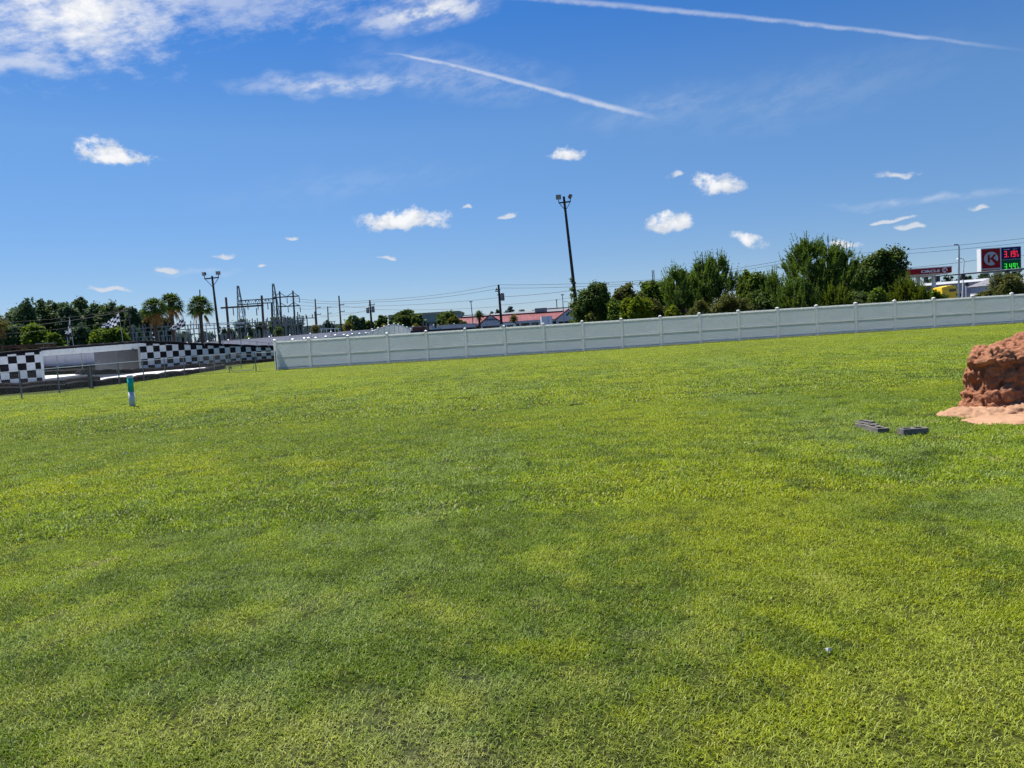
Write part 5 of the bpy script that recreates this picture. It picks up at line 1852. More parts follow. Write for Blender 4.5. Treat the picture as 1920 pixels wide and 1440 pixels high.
def equipment(kind, x, ytop, Y, label, w=1.0):
    tp = at(x, ytop, Y)
    t = thing(kind, label, 'substation gear', (tp.x, Y, 0), 'substation gear behind the lavender fence')
    H = tp.z
    if kind == 'circuit_breaker':
        MB().box(tp.x - .5 * w, tp.x + .5 * w, Y - .4, Y + .4, .5, H * .62).build('cabinet', 'galv_dull', t)
        for s in (-.4, .4):
            MB().box(tp.x + s * w - .05, tp.x + s * w + .05, Y - .35, Y + .35, 0, .5).build('leg', 'dark_steel', t)
        for s in (-.36, 0, .36):
            MB().lathe([(.06, 0), (.13, .12), (.07, .2), (.13, .34), (.07, .42), (.12, .56), (.05, H * .38)], (tp.x + s * w, Y, H * .62), 7).build('bushing', 'porcelain', t)
    elif kind == 'power_transformer':
        MB().box(tp.x - 1.1 * w, tp.x + 1.1 * w, Y - .8, Y + .8, .2, H * .68).build('tank', 'galv_dull', t)
        for k in range(6):
            MB().box(tp.x - 1.0 * w + k * .36 * w, tp.x - .86 * w + k * .36 * w, Y - 1.15, Y - .81, .4, H * .6).build('radiator', 'galv', t)
        for s in (-.7, 0, .7):
            MB().lathe([(.07, 0), (.15, .15), (.08, .24), (.15, .42), (.08, .5), (.13, .66), (.05, H * .32)], (tp.x + s * w, Y, H * .68), 7).build('bushing', 'porcelain', t)
    else:
        MB().beam((tp.x, Y, 0), (tp.x, Y, H * .6), .14).build('post', 'galv', t)
        MB().box(tp.x - .55 * w, tp.x + .55 * w, Y - .08, Y + .08, H * .6, H * .66).build('base', 'galv_dull', t)
        for s in (-.45, 0, .45):
            MB().lathe([(.05, 0), (.11, .1), (.06, .16), (.11, .28), (.06, .34), (.11, .46), (.04, H * .34)], (tp.x + s * w, Y, H * .66), 7).build('insulator', 'porcelain', t)
    return t


G3 = ('circuit_breaker', 'disconnect_switch', 'power_transformer')
words = {'circuit_breaker': 'grey circuit breaker with three bushings', 'disconnect_switch': 'disconnect switch on a single post', 'power_transformer': 'grey power transformer with radiators'}
where = ['left of the leftmost tall palm', 'just right of the leftmost tall palm trunk', 'between the left and middle palm trunks', 'just left of the middle palm trunk', 'behind the flag by the middle palm',
         'right of the middle palm trunk', 'left of the rightmost tall palm trunk', 'right of the rightmost tall palm trunk', 'left of the left floodlight pole foot', 'right of the left floodlight pole foot',
         'left of the rusty gantry pole foot', 'right of the rusty gantry pole foot', 'left of the bushy low palm', 'right of the bushy low palm', 'below the middle of the truss gantry',
         'left of the small green palm', 'right of the small green palm', 'at the foot of the double-pole frame', 'right of the double-pole frame foot', 'left of the yellowish small palm', 'right of the yellowish small palm']
gx_ = [256, 276, 298, 312, 326, 338, 358, 384, 398, 418, 424, 441, 452, 480, 495, 507, 536, 548, 562, 578, 600]
for k, x in enumerate(gx_):
    kd = G3[(k * 2 + k // 3) % 3]
    ho = 619 + (960 - x) * .0612 - 617 + 0
    equipment(kd, x, (619 + (960 - x) * .0612) - (24 if kd == 'power_transformer' else 27) - (k % 3) * 3, 112 + (k % 4) * 4, words[kd] + ' ' + where[k])

# ================================================================== BUILDINGS, SIGNS AND VEHICLES BEYOND THE FENCE
# ---- red-roofed shops
MY = 150.0


def M_at(x, y, dY=0.0):
    return at(x, y, MY + dY)


sh = thing('shop_row', 'low row of shops with red metal roofs and two pale gables behind the fence', 'building', M_at(960, 620))
sh.location.z = .5
ORG[sh].z = .5
G = .5
xl, xr = M_at(862, 600).x, M_at(1095, 600).x
ze = M_at(990, 602).z            # eave
zr = M_at(990, 588.5).z          # top of the red roof
zk = M_at(990, 583.5).z          # top of the grey upper roof
MB().box(xl, xr, MY, MY + 22, G, ze - .35).build('wall', 'dark_glass', sh)
MB().box(xl - .3, xr + .3, MY - 1.7, MY + 22.2, ze - .348, ze + .1).build('fascia', 'pale_wall', sh)
o = MB().add([(xl - .3, MY - 1.7, ze + .102), (xr + .3, MY - 1.7, ze + .102), (xr + .3, MY + 4, zr), (xl - .3, MY + 4, zr), (xl - .3, MY + 4, ze + .102), (xr + .3, MY + 4, ze + .102)],
             [(0, 1, 2, 3), (3, 2, 5, 4), (0, 3, 4), (1, 5, 2), (0, 4, 5, 1)]).build('red_roof', 'red_roof', sh)
seam = MB()
k = xl
while k < xr:
    seam.beam((k, MY - 1.68, ze + .13), (k, MY + 3.98, zr + .03), .06, .05)
    k += .62
s_o = seam.build('roof_seams', 'red_roof', sh)
s_o['kind'] = 'stuff'
MB().box(xl, xr, MY + 4.02, MY + 4.3, zr - .1, zr + .28).build('roof_band', 'trim', sh)
MB().add([(xl, MY + 4.32, zr + .2), (xr, MY + 4.32, zr + .2), (xr, MY + 16, zk + .55), (xl, MY + 16, zk + .2), (xl, MY + 22, zr), (xr, MY + 22, zr)], [(0, 1, 2, 3), (3, 2, 5, 4), (0, 3, 4), (1, 5, 2)]).build('shingle_roof', 'grey_roof', sh)
for x in (889, 903, 962, 975, 994, 1011, 1030, 1046, 1076):
    p = M_at(x, 606)
    MB().box(p.x - .22, p.x + .22, MY - 1.6, MY - 1.2, G, ze - .352).build('column', 'pale_wall', sh)
ru = M_at(1014, 584, 6)
MB().box(ru.x - 1.2, ru.x + 1.2, MY + 5, MY + 6.5, zr + .3, zr + 1.1).build('roof_unit', 'galv_dull', sh)


def gable(x0, x1, yb, xp, yp, label_mesh, m, size, txt, offx, offy, extra=None):
    a, b, p = M_at(x0, yb, -2.5), M_at(x1, yb, -2.5), M_at(xp, yp, -2.5)
    zb = (a.z + b.z) / 2 - .1
    a.z = b.z = zb
    hb = M_at((x0 + x1) / 2, yb + 4.5, -2.5).z
    face = MB().prism([(a.x, MY - 2.5, zb - .45), (b.x, MY - 2.5, zb - .45), (b.x, MY - 2.5, zb), (p.x, MY - 2.5, p.z), (a.x, MY - 2.5, zb)], (0, 6.0, 0))
    g = face.build('gable', 'pale_wall', sh)
    rf = MB()
    for q, s in ((a, -1), (b, 1)):
        rf.hexa([(q.x + s * .35, MY - 2.7, zb - .12), (p.x, MY - 2.7, p.z + .04), (p.x, MY + 3.7, p.z + .04), (q.x + s * .35, MY + 3.7, zb - .12),
                 (q.x + s * .35, MY - 2.7, zb + .02), (p.x, MY - 2.7, p.z + .20), (p.x, MY + 3.7, p.z + .20), (q.x + s * .35, MY + 3.7, zb + .02)])
    r = rf.build('gable_roof', 'red_roof', sh)
    r.parent = g
    MB().box(a.x + .1, b.x - .1, MY - 2.3, MY - .2, G, zb - .47).build('gable_porch', 'dark_glass', sh)
    for q in (a.x + .15, b.x - .15):
        MB().box(q - .25, q + .25, MY - 2.49, MY - 2.0, G, zb - .47).build('column', 'pale_wall', sh)
    if not txt:
        return g
    me = text_mesh(txt, size, .05, size * .02)
    c = M_at(offx, offy, -2.5)
    place_mesh(me, (c.x, MY - 2.53, c.z), (1, 0, 0), (0, 0, 1), ORG[g])
    tx = link('lettering', me, m, g)
    return g


gable(901, 940, 605.5, 919, 591.0, None, 'navy_text', .62, 'Firestone', 909.8, 601.3)
g2_ = gable(1043, 1088, 596.5, 1066, 580.5, None, 'teal_text', .36, '', 1064.5, 588.3)
# the blurred two-line teal mark on the right gable: too small in the photograph to read, only its shapes
mk = MB()
for x, y, w, h in ((1064.6, 588.4, .30, .30), (1067.0, 588.0, .24, .22), (1069.4, 587.8, .40, .24), (1061.4, 592.2, .42, .42), (1064.8, 591.0, .34, .26), (1067.9, 590.8, .46, .28), (1072.0, 590.4, .50, .26)):
    c = M_at(x, y, -2.5)
    mk.prism([(c.x, MY - 2.54, c.z), (c.x + w, MY - 2.54, c.z + .02), (c.x + w * .92, MY - 2.54, c.z + h), (c.x + w * .1, MY - 2.54, c.z + h * .95)], (0, .035, 0))
mk.build('painted_mark', 'teal_text', g2_)


def hall(label, x0, x1, ytop, Y, m, depth=20, roof='grey_roof', band=None, name='hall_building', slope=0.0):
    a, b = at(x0, ytop, Y), at(x1, ytop - (x1 - x0) * .0612, Y)
    z = (a.z + b.z) / 2
    g = gz(a.x, Y)
    t = thing(name, label, 'building', ((a.x + b.x) / 2, Y, g))
    MB().box(a.x, b.x, Y, Y + depth, g, z - .6).build('wall', m, t)
    MB().box(a.x - .15, b.x + .15, Y - .15, Y + depth + .15, z - .598, z - .1).build('parapet', band or m, t)
    MB().box(a.x + .2, b.x - .2, Y + .2, Y + depth - .2, z - .098, z).build('roof', roof, t)
    n = max(2, int((b.x - a.x) / 6))
    for k in range(n):
        w0 = a.x + (b.x - a.x) * (k + .5) / n
        MB().box(w0 - 1.0, w0 + 1.0, Y - .03, Y - .003, g + .4, g + 2.4).build('shop_window', 'dark_glass', t)
    return t


hall('grey big-box building behind the large oak and the broad dark tree', 728, 862, 590.5, 210, 'grey_wall', band='tan_wall')
hall('tan big-box building behind the right shop roof', 1018, 1120, 578.5, 215, 'tan_wall', band='tan_wall')
hall('grey flat building left behind the red shop row', 850, 912, 592.0, 178, 'grey_wall')
hall('low pale building behind the slim utility poles', 570, 650, 611.0, 190, 'tan_wall', roof='white_metal')

# white box truck body by the shops
b_ = at(1028, 608, 118)
g = gz(b_.x, 118)
x0, x1 = at(1015.2, 600, 118).x, at(1035.5, 600, 118).x
zt = at(1025, 592.8, 118).z
tr = thing('box_trailer', 'white box trailer parked in front of the red shop roof', 'trailer', (b_.x, 118, g))
MB().box(x0, x1, 118, 121.5, g + .9, zt).build('box', 'white_metal', tr)
MB().box(x0 + .1, x1 - .1, 118.2, 121.3, g + .6, g + .898).build('chassis', 'trim', tr)
for s in (.25, .75):
    MB().cyl((x0 + (x1 - x0) * s, 118.1, g + .42), (x0 + (x1 - x0) * s, 118.4, g + .42), .42, n=14).build('wheel', 'tyre', tr)
MB().box(x1 - .62, x1 - .58, 117.97, 117.998, g + .95, zt - .05).build('door_seam', 'galv_dull', tr)


def wheelset(root, xs_, Y0, Y1, g, r):
    for x in xs_:
        for y in (Y0, Y1):
            w = MB().cyl((x, y - .11, g + r), (x, y + .11, g + r), r, n=16).build('wheel', 'tyre', root)
            h = MB().cyl((x, y - .125, g + r), (x, y - .112, g + r), r * .55, n=12).build('rim', 'galv', root)
            h.parent = w


# white sport utility car on the road
CY = 66.0
c = at(946, 612, CY)
g = gz(c.x, CY) + .02
x0, x1 = at(927.5, 612, CY).x, at(964, 612, CY).x
top = at(950, 606.3, CY).z
cr = thing('white_car', 'white sport utility car whose roof and windows show above the fence', 'car', (c.x, CY, g))
bz = top - .62
L = x1 - x0
cx0 = x0 - 1.1
cx1 = x1 + .9
body = [(cx0, g + .35), (cx0 + .02, g + .95), (cx0 + .25, bz - .12), (x0 + .05, bz), (x1 + .3, bz + .02), (cx1 - .05, bz - .05), (cx1, g + .8), (cx1 - .05, g + .35)]
MB().prism([(x, CY - .9, z) for x, z in body], (0, 1.8, 0)).build('body', 'car_white', cr)
roofp = [(x0 + .12, bz + .005), (x0 + .62, top - .06), (x0 + .85, top), (x1 - .12, top), (x1 + .1, top - .05), (x1 + .28, bz + .025)]
MB().prism([(x, CY - .78, z) for x, z in roofp], (0, 1.56, 0)).build('cabin', 'car_white', cr)
for a, b in ((.30, .70), (.76, L * .58), (L * .63, L * .95)):
    za, zb = bz + .08, top - .14
    la = x0 + a if a > .5 else x0 + .42
    MB().hexa([(la, CY - .80, za), (x0 + b, CY - .80, za), (x0 + b, CY - .782, za), (la, CY - .782, za),
               (max(la, x0 + .72), CY - .80, zb), (x0 + b, CY - .80, zb), (x0 + b, CY - .782, zb), (max(la, x0 + .72), CY - .782, zb)]).build('side_window', 'dark_glass', cr)
MB().beam((x0 + .9, CY - .6, top + .05), (x1 - .2, CY - .6, top + .05), .05, .04).build('roof_rack', 'trim', cr)
MB().lathe([(.02, 0), (.13, .06), (.14, .16), (.05, .24)], (x0 - .05, CY - .98, bz + .0), 8).build('mirror', 'car_white', cr)
wheelset(cr, (cx0 + .75, cx1 - .7), CY - .8, CY + .8, g, .36)
for z in (g + .78,):
    MB().box(cx0 - .02, cx0 + .1, CY - .85, CY - .5, z, z + .18).build('headlight', 'lens', cr)
    MB().box(cx1 - .06, cx1 + .02, CY - .85, CY - .55, z, z + .3).build('tail_light', 'ctr', cr)

# dark flatbed and forklift-like frame left of the shops
fl = at(830, 618, 74)
g = gz(fl.x, 74) + .02
x0, x1 = at(772, 622, 74).x, at(892, 612, 74).x
z0, z1 = at(830, 621, 74).z, at(830, 617.0, 74).z
fb_ = thing('flatbed_trailer', 'long low dark flatbed trailer behind the fence right of the hump', 'trailer', (fl.x, 74, g))
MB().box(x0, x1, 73, 75.4, z1 - .32, z1).build('deck', 'trim', fb_)
MB().box(x0 + .2, x0 + 1.5, 73.1, 75.3, z1 + .002, z1 + .34).build('toolbox', 'rusty_red', fb_)
MB().box(x0 + 1.6, x1 - .2, 73.05, 73.2, z1 - .5, z1 - .322).build('beam', 'rusty_red', fb_)
wheelset(fb_, (x0 + 1.2, x0 + 2.2, x1 - 1.6, x1 - .7), 73.2, 75.2, g, .45)
MB().box(at(812, 615, 74).x, at(827, 615, 74).x, 73.4, 74.8, z1 + .002, z1 + .16).build('pale_load', 'pale_wall', fb_)
fk = thing('forklift', 'dark forklift with an upright mast and roof guard beside the flatbed trailer', 'forklift', (at(810, 620, 79).x, 79, g))
fx = at(810, 620, 79).x
zt = at(810, 604.5, 79).z
MB().box(fx - .75, fx + .95, 78.5, 79.6, g + .35, g + 1.15).build('body', 'trim', fk)
for dx in (-.38, .38):
    MB().box(fx + dx - .05, fx + dx + .05, 78.5, 78.6, g + 1.15, zt - .06).build('roof_post', 'trim', fk)
    MB().box(fx + dx - .05, fx + dx + .05, 79.5, 79.6, g + 1.15, zt - .06).build('roof_post', 'trim', fk)
MB().box(fx - .55, fx + .5, 78.4, 79.7, zt - .06, zt).build('roof_guard', 'trim', fk)
MB().box(fx - .95, fx - .85, 78.6, 79.5, g + .1, zt + .1).build('mast', 'dark_steel', fk)
wheelset(fk, (fx - .5, fx + .6), 78.55, 79.5, g, .32)
oc = at(885, 611, 100)
ot = thing('equipment_cart', 'small orange equipment cart behind the fence at the left end of the shops', 'cart', (oc.x, 100, gz(oc.x, 100)))
g = gz(oc.x, 100) + .02
MB().box(oc.x - .4, oc.x + .5, 99.7, 100.6, g + .35, oc.z + .05).build('body', 'orange', ot)
MB().box(oc.x - .38, oc.x + .48, 99.72, 100.58, oc.z + .052, oc.z + .2).build('top', 'trim', ot)
wheelset(ot, (oc.x - .25, oc.x + .35), 99.75, 100.5, g, .2)

# rusty frame shed at the left edge
rs = thing('rusty_rack', 'long rust-red open steel rack behind the left end of the checkered wall', 'rack', at(50, 655, 110))
rs.location.z = 0
ORG[rs].z = 0
for x in (3, 18, 31, 39, 52, 69, 84, 103):
    p = at(x, 645 + (60 - x) * .06, 110)
    MB().beam((p.x, 110, 0), p, .14).build('post', 'rusty_red', rs)
for ya, yb in ((649.5, 645.0), (653.0, 648.5)):
    MB().beam(at(2, ya, 109.9), at(104, yb, 109.9), .18, .16).build('beam', 'rusty_red', rs)
for xa_, xb in ((34, 40), (45, 49), (70, 75)):
    MB().beam(at(xa_, 650.5, 110), at(xb, 655, 110), .1).build('brace', 'rusty_red', rs)
MB().beam(at(69, 644.8, 110), at(104, 643.2, 110), .8, .12).build('roof_sheet', 'tan_wall', rs)

# ---- filling station: canopy with red fascia
KY = 105.0
ca = thing('filling_station_canopy', 'flat filling-station canopy with a red fascia and white lettering', 'canopy', at(1740, 560, KY))
ca.location.z = .5
ORG[ca].z = .5
x1 = at(1784.5, 500, KY).x
x0 = x1 - 15
zt, zb = at(1784.5, 500.3, KY).z, at(1784.5, 510.6, KY).z
ux = Vector((1, -.10, 0)).normalized()             # the fascia turns slightly towards the lawn on its right
Po = Vector((x1, KY, 0))
vy = Vector((.10, 1, 0)).normalized()


def cp(u, v, z):
    q = Po + ux * u + vy * v
    return (q.x, q.y, z)


zl = zb - .05
MB().hexa([cp(-15, 0, zb), cp(0, 0, zb), cp(0, 9, zb), cp(-15, 9, zb), cp(-15, 0, zt), cp(0, 0, zt), cp(0, 9, zt), cp(-15, 9, zt)]).build('fascia', 'ctr', ca)
MB().hexa([cp(-15.05, -.05, zt + .002), cp(.05, -.05, zt + .002), cp(.05, 9.05, zt + .002), cp(-15.05, 9.05, zt + .002), cp(-15.05, -.05, zt + .12), cp(.05, -.05, zt + .12), cp(.05, 9.05, zt + .12), cp(-15.05, 9.05, zt + .12)]).build('roof_edge', 'white_metal', ca)
MB().hexa([cp(-14.9, .1, zb - .1), cp(-.1, .1, zb - .1), cp(-.1, 8.9, zb - .1), cp(-14.9, 8.9, zb - .1), cp(-14.9, .1, zb - .002), cp(-.1, .1, zb - .002), cp(-.1, 8.9, zb - .002), cp(-14.9, 8.9, zb - .002)]).build('soffit', 'white_metal', ca)
for u in (-1.5, -9):
    for v in (2, 7):
        q = cp(u, v, 0)
        MB().box(q[0] - .2, q[0] + .2, q[1] - .2, q[1] + .2, .5, zb - .102).build('column', 'white_metal', ca)
FH = zt - zb


def on_face(me, u, z, root, m, nm, V=(0, 0, 1)):
    place_mesh(me, cp(u, -.06, z), ux, V, ORG[root])
    return link(nm, me, m, root)


me = text_mesh('CIRCLE', FH * .62, .04, .018)
w_ = max(v.co.x for v in me.vertices)
want = 34.0 * KY / FPX
me.transform(Matrix.Diagonal((want / w_, 1, 1, 1)))
on_face(me, -(1784.5 - 1729) * KY / FPX, zb + FH * .24, ca, 'white_metal', 'lettering')


def k_logo(R, depth):
    "pale disc and the K that cuts through it, leg running out to the lower right rim"
    disc = MB().prism([(R * math.cos(a), R * math.sin(a), 0) for a in [2 * math.pi * i / 40 for i in range(40)]], (0, 0, depth))
    s = R
    k1 = [(-.48, -.58), (-.20, -.58), (-.20, .56), (-.48, .56)]
    k2 = [(-.20, -.06), (.16, .28), (.36, .58), (.72, .58), (.34, .08), (.10, -.14), (-.20, .02)]
    k3 = [(-.20, .10), (.12, .06), (.30, .02), (.92, -.52), (.58, -.86), (.04, -.20), (-.20, -.02)]
    k = MB()
    for i, P in enumerate((k1, k2, k3)):
        k.prism([(x * s, y * s, depth + .004 + i * .004) for x, y in P], (0, 0, .02))
    return disc.mesh('disc'), k.mesh('letter')


dm, km = k_logo(FH * .47, .04)
uL = -(1784.5 - 1771.5) * KY / FPX
on_face(dm, uL, zb + FH * .5, ca, 'white_metal', 'logo_disc')
on_face(km, uL, zb + FH * .5, ca, 'ctr', 'logo_letter')

# ---- price sign
PY = 87.0
ps = thing('price_sign', 'tall roadside sign with a red logo panel and two lit fuel prices', 'sign', at(1877, 560, PY))
ps.location.z = .5
ORG[ps].z = .5
x0 = at(1839.5, 500, PY).x
W_, zt, zb = 72.0 * PY / FPX, at(1839.5, 466.3, PY).z, at(1839.5, 512.8, PY).z
us = Vector((1, -.07, 0)).normalized()
vs_ = Vector((.07, 1, 0)).normalized()
So = Vector((x0, PY, 0))


def sp_(u, v, z):
    q = So + us * u + vs_ * v
    return Vector((q.x, q.y, z))


def plate(nm, m, u0, u1, z0, z1, v0, v1, parent=None):
    o = MB().hexa([sp_(u0, v0, z0), sp_(u1, v0, z0), sp_(u1, v1, z0), sp_(u0, v1, z0), sp_(u0, v0, z1), sp_(u1, v0, z1), sp_(u1, v1, z1), sp_(u0, v1, z1)]).build(nm, m, ps)
    if parent is not None:
        o.parent = parent
    return o


cab = plate('cabinet', 'white_metal', 0, W_, zb, zt, 0, .85)
Hs = zt - zb
pu = lambda f: f * W_
red = plate('red_panel', 'ctr', pu(.02), pu(.475), zb + Hs * .19, zt - Hs * .03, -.03, -.002)
plate('pale_stripe', 'sgrey', pu(.02), pu(.475), zb + Hs * .135, zb + Hs * .188, -.028, -.002)
plate('orange_stripe', 'cto', pu(.02), pu(.475), zb + Hs * .02, zb + Hs * .133, -.03, -.002)
navy = plate('navy_panel', 'ctb', pu(.51), pu(.985), zb + Hs * .50, zt - Hs * .02, -.03, -.002)
grn = plate('green_panel', 'ctg', pu(.51), pu(.985), zb + Hs * .015, zb + Hs * .485, -.03, -.002)
dm, km = k_logo(pu(.175), .03)
for me, m, nm in ((dm, 'sgrey', 'logo_disc'), (km, 'ctr', 'logo_letter')):
    c = sp_(pu(.2475), -.034, zb + Hs * .575)
    place_mesh(me, c, us, (0, 0, 1), ORG[ps])
    link(nm, me, m, red)
SEG = {'0': 'abcdef', '1': 'bc', '3': 'abcdg', '4': 'bcfg', '9': 'abcdfg', '/': 'x'}


def digits(s, u, z, h, m, panel):
    w = h * .41
    th = h * .12
    for ch in s:
        mb = MB()
        if ch == '.':
            P = [(0, th, 0, th)]
            adv = th * 1.6
        else:
            S = SEG[ch]
            P = []
            for seg in S:
                P.append({'a': (0, w, h - th, h), 'b': (w - th, w, h / 2, h - th * .2), 'c': (w - th, w, th * .2, h / 2), 'd': (0, w, 0, th), 'e': (0, th, th * .2, h / 2), 'f': (0, th, h / 2, h - th * .2), 'g': (0, w, h / 2 - th / 2, h / 2 + th / 2)}[seg])
            adv = w * 1.38
        n = 0
        for a, b, c, d in P:
            v = -.034 - .002 * n
            mb.hexa([sp_(u + a, v - .012, z + c), sp_(u + b, v - .012, z + c), sp_(u + b, v, z + c), sp_(u + a, v, z + c), sp_(u + a, v - .012, z + d), sp_(u + b, v - .012, z + d), sp_(u + b, v, z + d), sp_(u + a, v, z + d)])
            n += 1
        o = mb.build('price_digit', m, ps)
        o.parent = panel
        u += adv
    return u


plate('display_back', 'trim', pu(.58), pu(.93), zb + Hs * .565, zb + Hs * .85, -.0325, -.031, navy)
plate('display_back', 'trim', pu(.58), pu(.93), zb + Hs * .065, zb + Hs * .37, -.0325, -.031, grn)
for z, m, s, pn in ((zb + Hs * .585, 'led_red', '3.19', navy), (zb + Hs * .085, 'led_green', '3.49', grn)):
    h = Hs * .25
    e = digits(s, pu(.575), z, h, m, pn)
    digits('9', e, z + h * .55, h * .44, m, pn)
    digits('10', e - .02, z, h * .40, m, pn)
plate('pale_caption', 'sgrey', pu(.56), pu(.72), zb + Hs * .885, zb + Hs * .915, -.034, -.031, navy)
plate('pale_caption', 'sgrey', pu(.78), pu(.90), zb + Hs * .89, zb + Hs * .912, -.034, -.031, navy)
plate('pale_caption', 'ctg', pu(.56), pu(.70), zb + Hs * .41, zb + Hs * .44, -.034, -.031, grn)
cpx = W_ * .455
MB().hexa([sp_(cpx - .31, .2, .5), sp_(cpx + .31, .2, .5), sp_(cpx + .31, .65, .5), sp_(cpx - .31, .65, .5),
           sp_(cpx - .31, .2, zb - .002), sp_(cpx + .31, .2, zb - .002), sp_(cpx + .31, .65, zb - .002), sp_(cpx - .31, .65, zb - .002)]).build('pylon', 'sgrey', ps)

# ---- traffic signals on a mast arm
TYs = 78.0
ts = thing('traffic_signal_mast', 'traffic signal mast arm with hanging signal heads in front of the filling station', 'traffic light', at(1926, 560, TYs))
ts.location.z = .5
ORG[ts].z = .5
pb_ = at(1926, 560, TYs)
MB().cyl((pb_.x, TYs, .5), (pb_.x, TYs, at(1926, 498, TYs).z), .16, .12, 10).build('pole', 'galv', ts)
arm_a, arm_b = at(1729, 520.3, TYs), at(1926, 503.5, TYs)
MB().cyl(arm_b, arm_a, .11, .05, 8).build('mast_arm', 'galv_dull', ts)
for x in (1735.5, 1757.5, 1805.0, 1888.0):
    f = (x - 1729) / (1926 - 1729)
    p = arm_a.lerp(arm_b, f)
    hd = MB().box(p.x - .16, p.x + .16, TYs - .2, TYs + .1, p.z - .55, p.z + .02).build('signal_head', 'trim', ts)
    for k in range(3):
        l = MB().cyl((p.x, TYs - .25, p.z - .09 - k * .17), (p.x, TYs - .2, p.z - .09 - k * .17), .07, .07, 10).build('signal_lens', 'dark_glass', ts)
        l.parent = hd
tp2 = at(1811.2, 534, 70)
pd = thing('pedestrian_signal', 'small pedestrian signal on a thin white post right of the yellow truck', 'signal', (tp2.x, 70, gz(tp2.x, 70)))
MB().cyl((tp2.x, 70, gz(tp2.x, 70)), (tp2.x, 70, tp2.z), .045, n=8).build('post', 'white_metal', pd)
MB().box(tp2.x - .12, tp2.x + .14, 69.82, 69.98, tp2.z - .1, tp2.z + .22).build('signal_head', 'trim', pd)

# ---- lavender-grey building with white roof band
BY = 140.0
bl = thing('white_roofed_building', 'long lavender-grey building with a broad white roof edge beyond the yellow truck', 'building', at(1790, 560, BY))
bl.location.z = .5
ORG[bl].z = .5
a, b = at(1712, 533.5, BY), at(1866, 523.5, BY)
zt = a.z
b.z = a.z + .35
MB().hexa([(a.x, BY, .5), (b.x, BY, .5), (b.x, BY + 16, .5), (a.x, BY + 16, .5), (a.x, BY, zt - .42), (b.x, BY, b.z - .42), (b.x, BY + 16, b.z - .42), (a.x, BY + 16, zt - .42)]).build('wall', 'lav_wall', bl)
MB().hexa([(a.x - .3, BY - .6, zt - .418), (b.x + .3, BY - .6, b.z - .418), (b.x + .3, BY + 16.3, b.z - .418), (a.x - .3, BY + 16.3, zt - .418),
           (a.x - .3, BY - .2, zt), (b.x + .3, BY - .2, b.z), (b.x + .3, BY + 16.3, b.z), (a.x - .3, BY + 16.3, zt)]).build('roof_edge', 'white_metal', bl)
for x in (1741, 1832):
    q = at(x, 540, BY)
    w = MB().box(q.x - 1.2, q.x + 1.2, BY - .04, BY - .003, q.z - .5, q.z + .45).build('window', 'dark_glass', bl)
    f = MB().box(q.x - 1.3, q.x + 1.3, BY - .09, BY - .042, q.z + .46, q.z + .58).build('lintel', 'white_metal', bl)
    f.parent = w
q0, q1 = at(1858, 527, 132), at(1893, 523, 132)
hs_ = thing('brown_roofed_house', 'low brown-roofed building behind the price sign post', 'building', (q0.x, 132, .5))
zr_ = at(1872, 519.5, 132).z
MB().box(q0.x, q1.x + 4, 132, 138, .5, at(1872, 534, 132).z).build('wall', 'pale_wall', hs_)
ze_ = at(1872, 534, 132).z
MB().add([(q0.x - .4, 131.6, ze_ + .003), (q1.x + 4.4, 131.6, ze_ + .003), (q1.x + 4.4, 138.4, ze_ + .003), (q0.x - .4, 138.4, ze_ + .003), (q0.x + 1.6, 135, zr_), (q1.x + 2, 135, zr_)],
         [(0, 1, 5, 4), (2, 3, 4, 5), (3, 0, 4), (1, 2, 5), (3, 2, 1, 0)]).build('roof', 'grey_roof', hs_)

# ---- yellow truck, nose to the right
YY = 96.0
k = YY / FPX
tb = at(1757, 557, YY)
X0 = tb.x
g = .5 + .02
yt = thing('yellow_truck', 'bright yellow semi-truck tractor facing right beyond the fence', 'truck', (X0 + 1.5, YY, g))
zz = lambda y, x=1775: at(x, y, YY).z
px = lambda x: X0 + (x - 1757) * k
y0, y1 = YY - 1.15, YY + 1.15
MB().prism([(px(1757), y0, g + .9), (px(1771), y0, g + .9), (px(1771), y0, zz(542.8)), (px(1757), y0, zz(543.8))], (0, 2.3, 0)).build('sleeper', 'yellow', yt)
MB().prism([(px(1757), y0 + .1, zz(543.6)), (px(1785), y0 + .1, zz(541.6)), (px(1783), y0 + .1, zz(537.4)), (px(1776), y0 + .1, zz(535.6)), (px(1757.5), y0 + .1, zz(538.8))], (0, 2.1, 0)).build('roof_fairing', 'yellow', yt)
MB().prism([(px(1771.02), y0, g + .9), (px(1783), y0, g + .9), (px(1783), y0, zz(548)), (px(1786), y0, zz(547.4)), (px(1784.5), y0, zz(541.8)), (px(1771.02), y0, zz(542.9))], (0, 2.3, 0)).build('cab', 'yellow', yt)
MB().prism([(px(1771.4), y0 - .02, zz(548.0)), (px(1783.4), y0 - .02, zz(547.2)), (px(1782.6), y0 - .02, zz(542.3)), (px(1771.6), y0 - .02, zz(543.0))], (0, .018, 0)).build('side_window', 'dark_glass', yt)
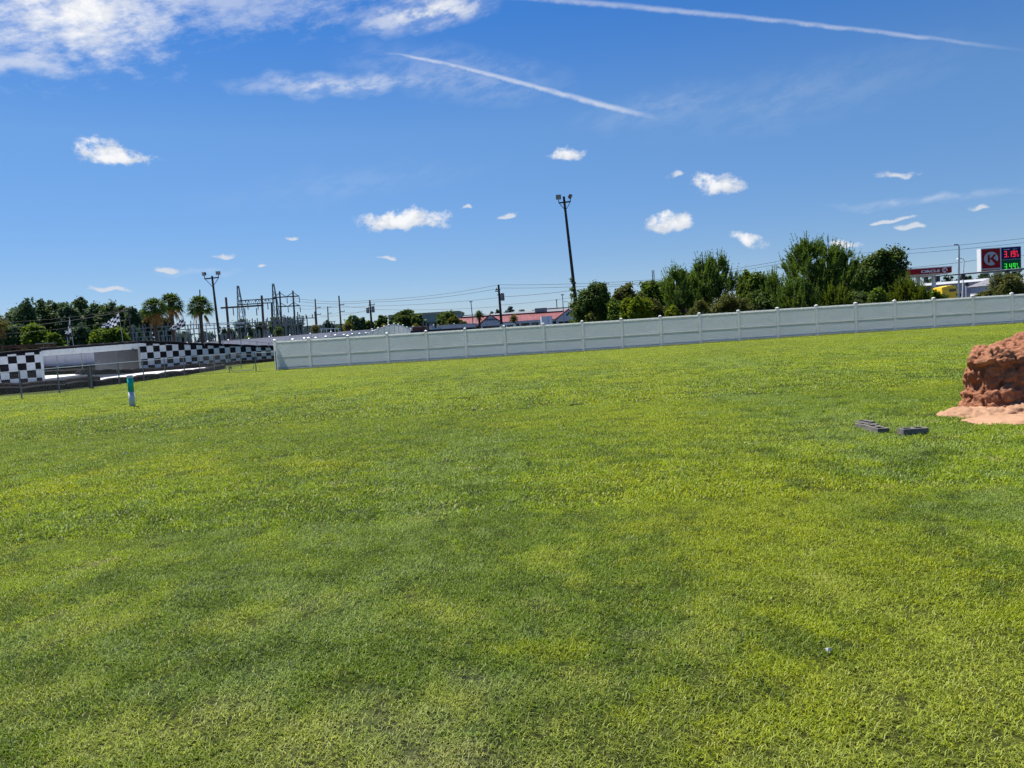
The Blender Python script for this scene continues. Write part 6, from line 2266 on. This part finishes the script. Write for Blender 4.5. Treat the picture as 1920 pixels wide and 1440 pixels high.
MB().prism([(px(1786.2), y0 + .12, zz(547.2)), (px(1786.3), y0 + .12, zz(547.0)), (px(1784.8), y0 + .12, zz(542.4)), (px(1784.6), y0 + .12, zz(542.4))], (0, 2.06, 0)).build('windscreen', 'dark_glass', yt)
MB().prism([(px(1783.02), y0 + .15, g + .8), (px(1792.5), y0 + .15, g + .8), (px(1793), y0 + .15, zz(550.5)), (px(1789.5), y0 + .15, zz(548.0)), (px(1783.02), y0 + .15, zz(548.1))], (0, 2.0, 0)).build('hood', 'yellow', yt)
MB().prism([(px(1772), y0 - .05, zz(558)), (px(1783.5), y0 - .05, zz(557.5)), (px(1782.5), y0 - .05, zz(553.5)), (px(1778), y0 - .05, zz(551)), (px(1774), y0 - .05, zz(553.8))], (0, .5, 0)).build('fender', 'yellow', yt)
MB().box(px(1793.02), px(1793.6), y0 + .4, y1 - .4, g + .9, zz(551.5)).build('grille', 'dark_steel', yt)
MB().box(px(1784.2), px(1793.2), y0 + .10, y0 + .148, zz(558), zz(551.5)).build('fairing_panel', 'trim', yt)
MB().box(px(1793.1), px(1794.3), y0 + .1, y1 - .1, g + .4, g + .88).build('bumper', 'galv', yt)
MB().box(px(1752), px(1770), y0 + .7, y1 - .7, g + .6, g + .898).build('chassis', 'trim', yt)
MB().box(px(1770.3), px(1770.9), y0 - .18, y0 - .02, zz(546.5), zz(542.5)).build('mirror', 'trim', yt)
wheelset(yt, (px(1788), px(1760), px(1754)), y0 + .05, y1 - .05, g, .52)
MB().cyl((px(1770.2), y0 + .3, g + 1.2), (px(1770.2), y0 + .3, zz(535)), .08, n=8).build('exhaust_stack', 'galv', yt)

# twin far mast
tm = thing('twin_mast', 'distant twin mast above the trees left of the pines', 'mast', (at(1224, 540, 260).x, 260, .5))
for x in (1222.8, 1225.8):
    p = at(x, 506.5, 260)
    MB().beam((p.x, 260, .5), p, .22).build('mast', 'wood_pole', tm)
bars('bracing', 'wood_pole', tm, [(at(1222.8, 510 + 5 * k, 260), at(1225.8, 513 + 5 * k, 260)) for k in range(4)], .1)
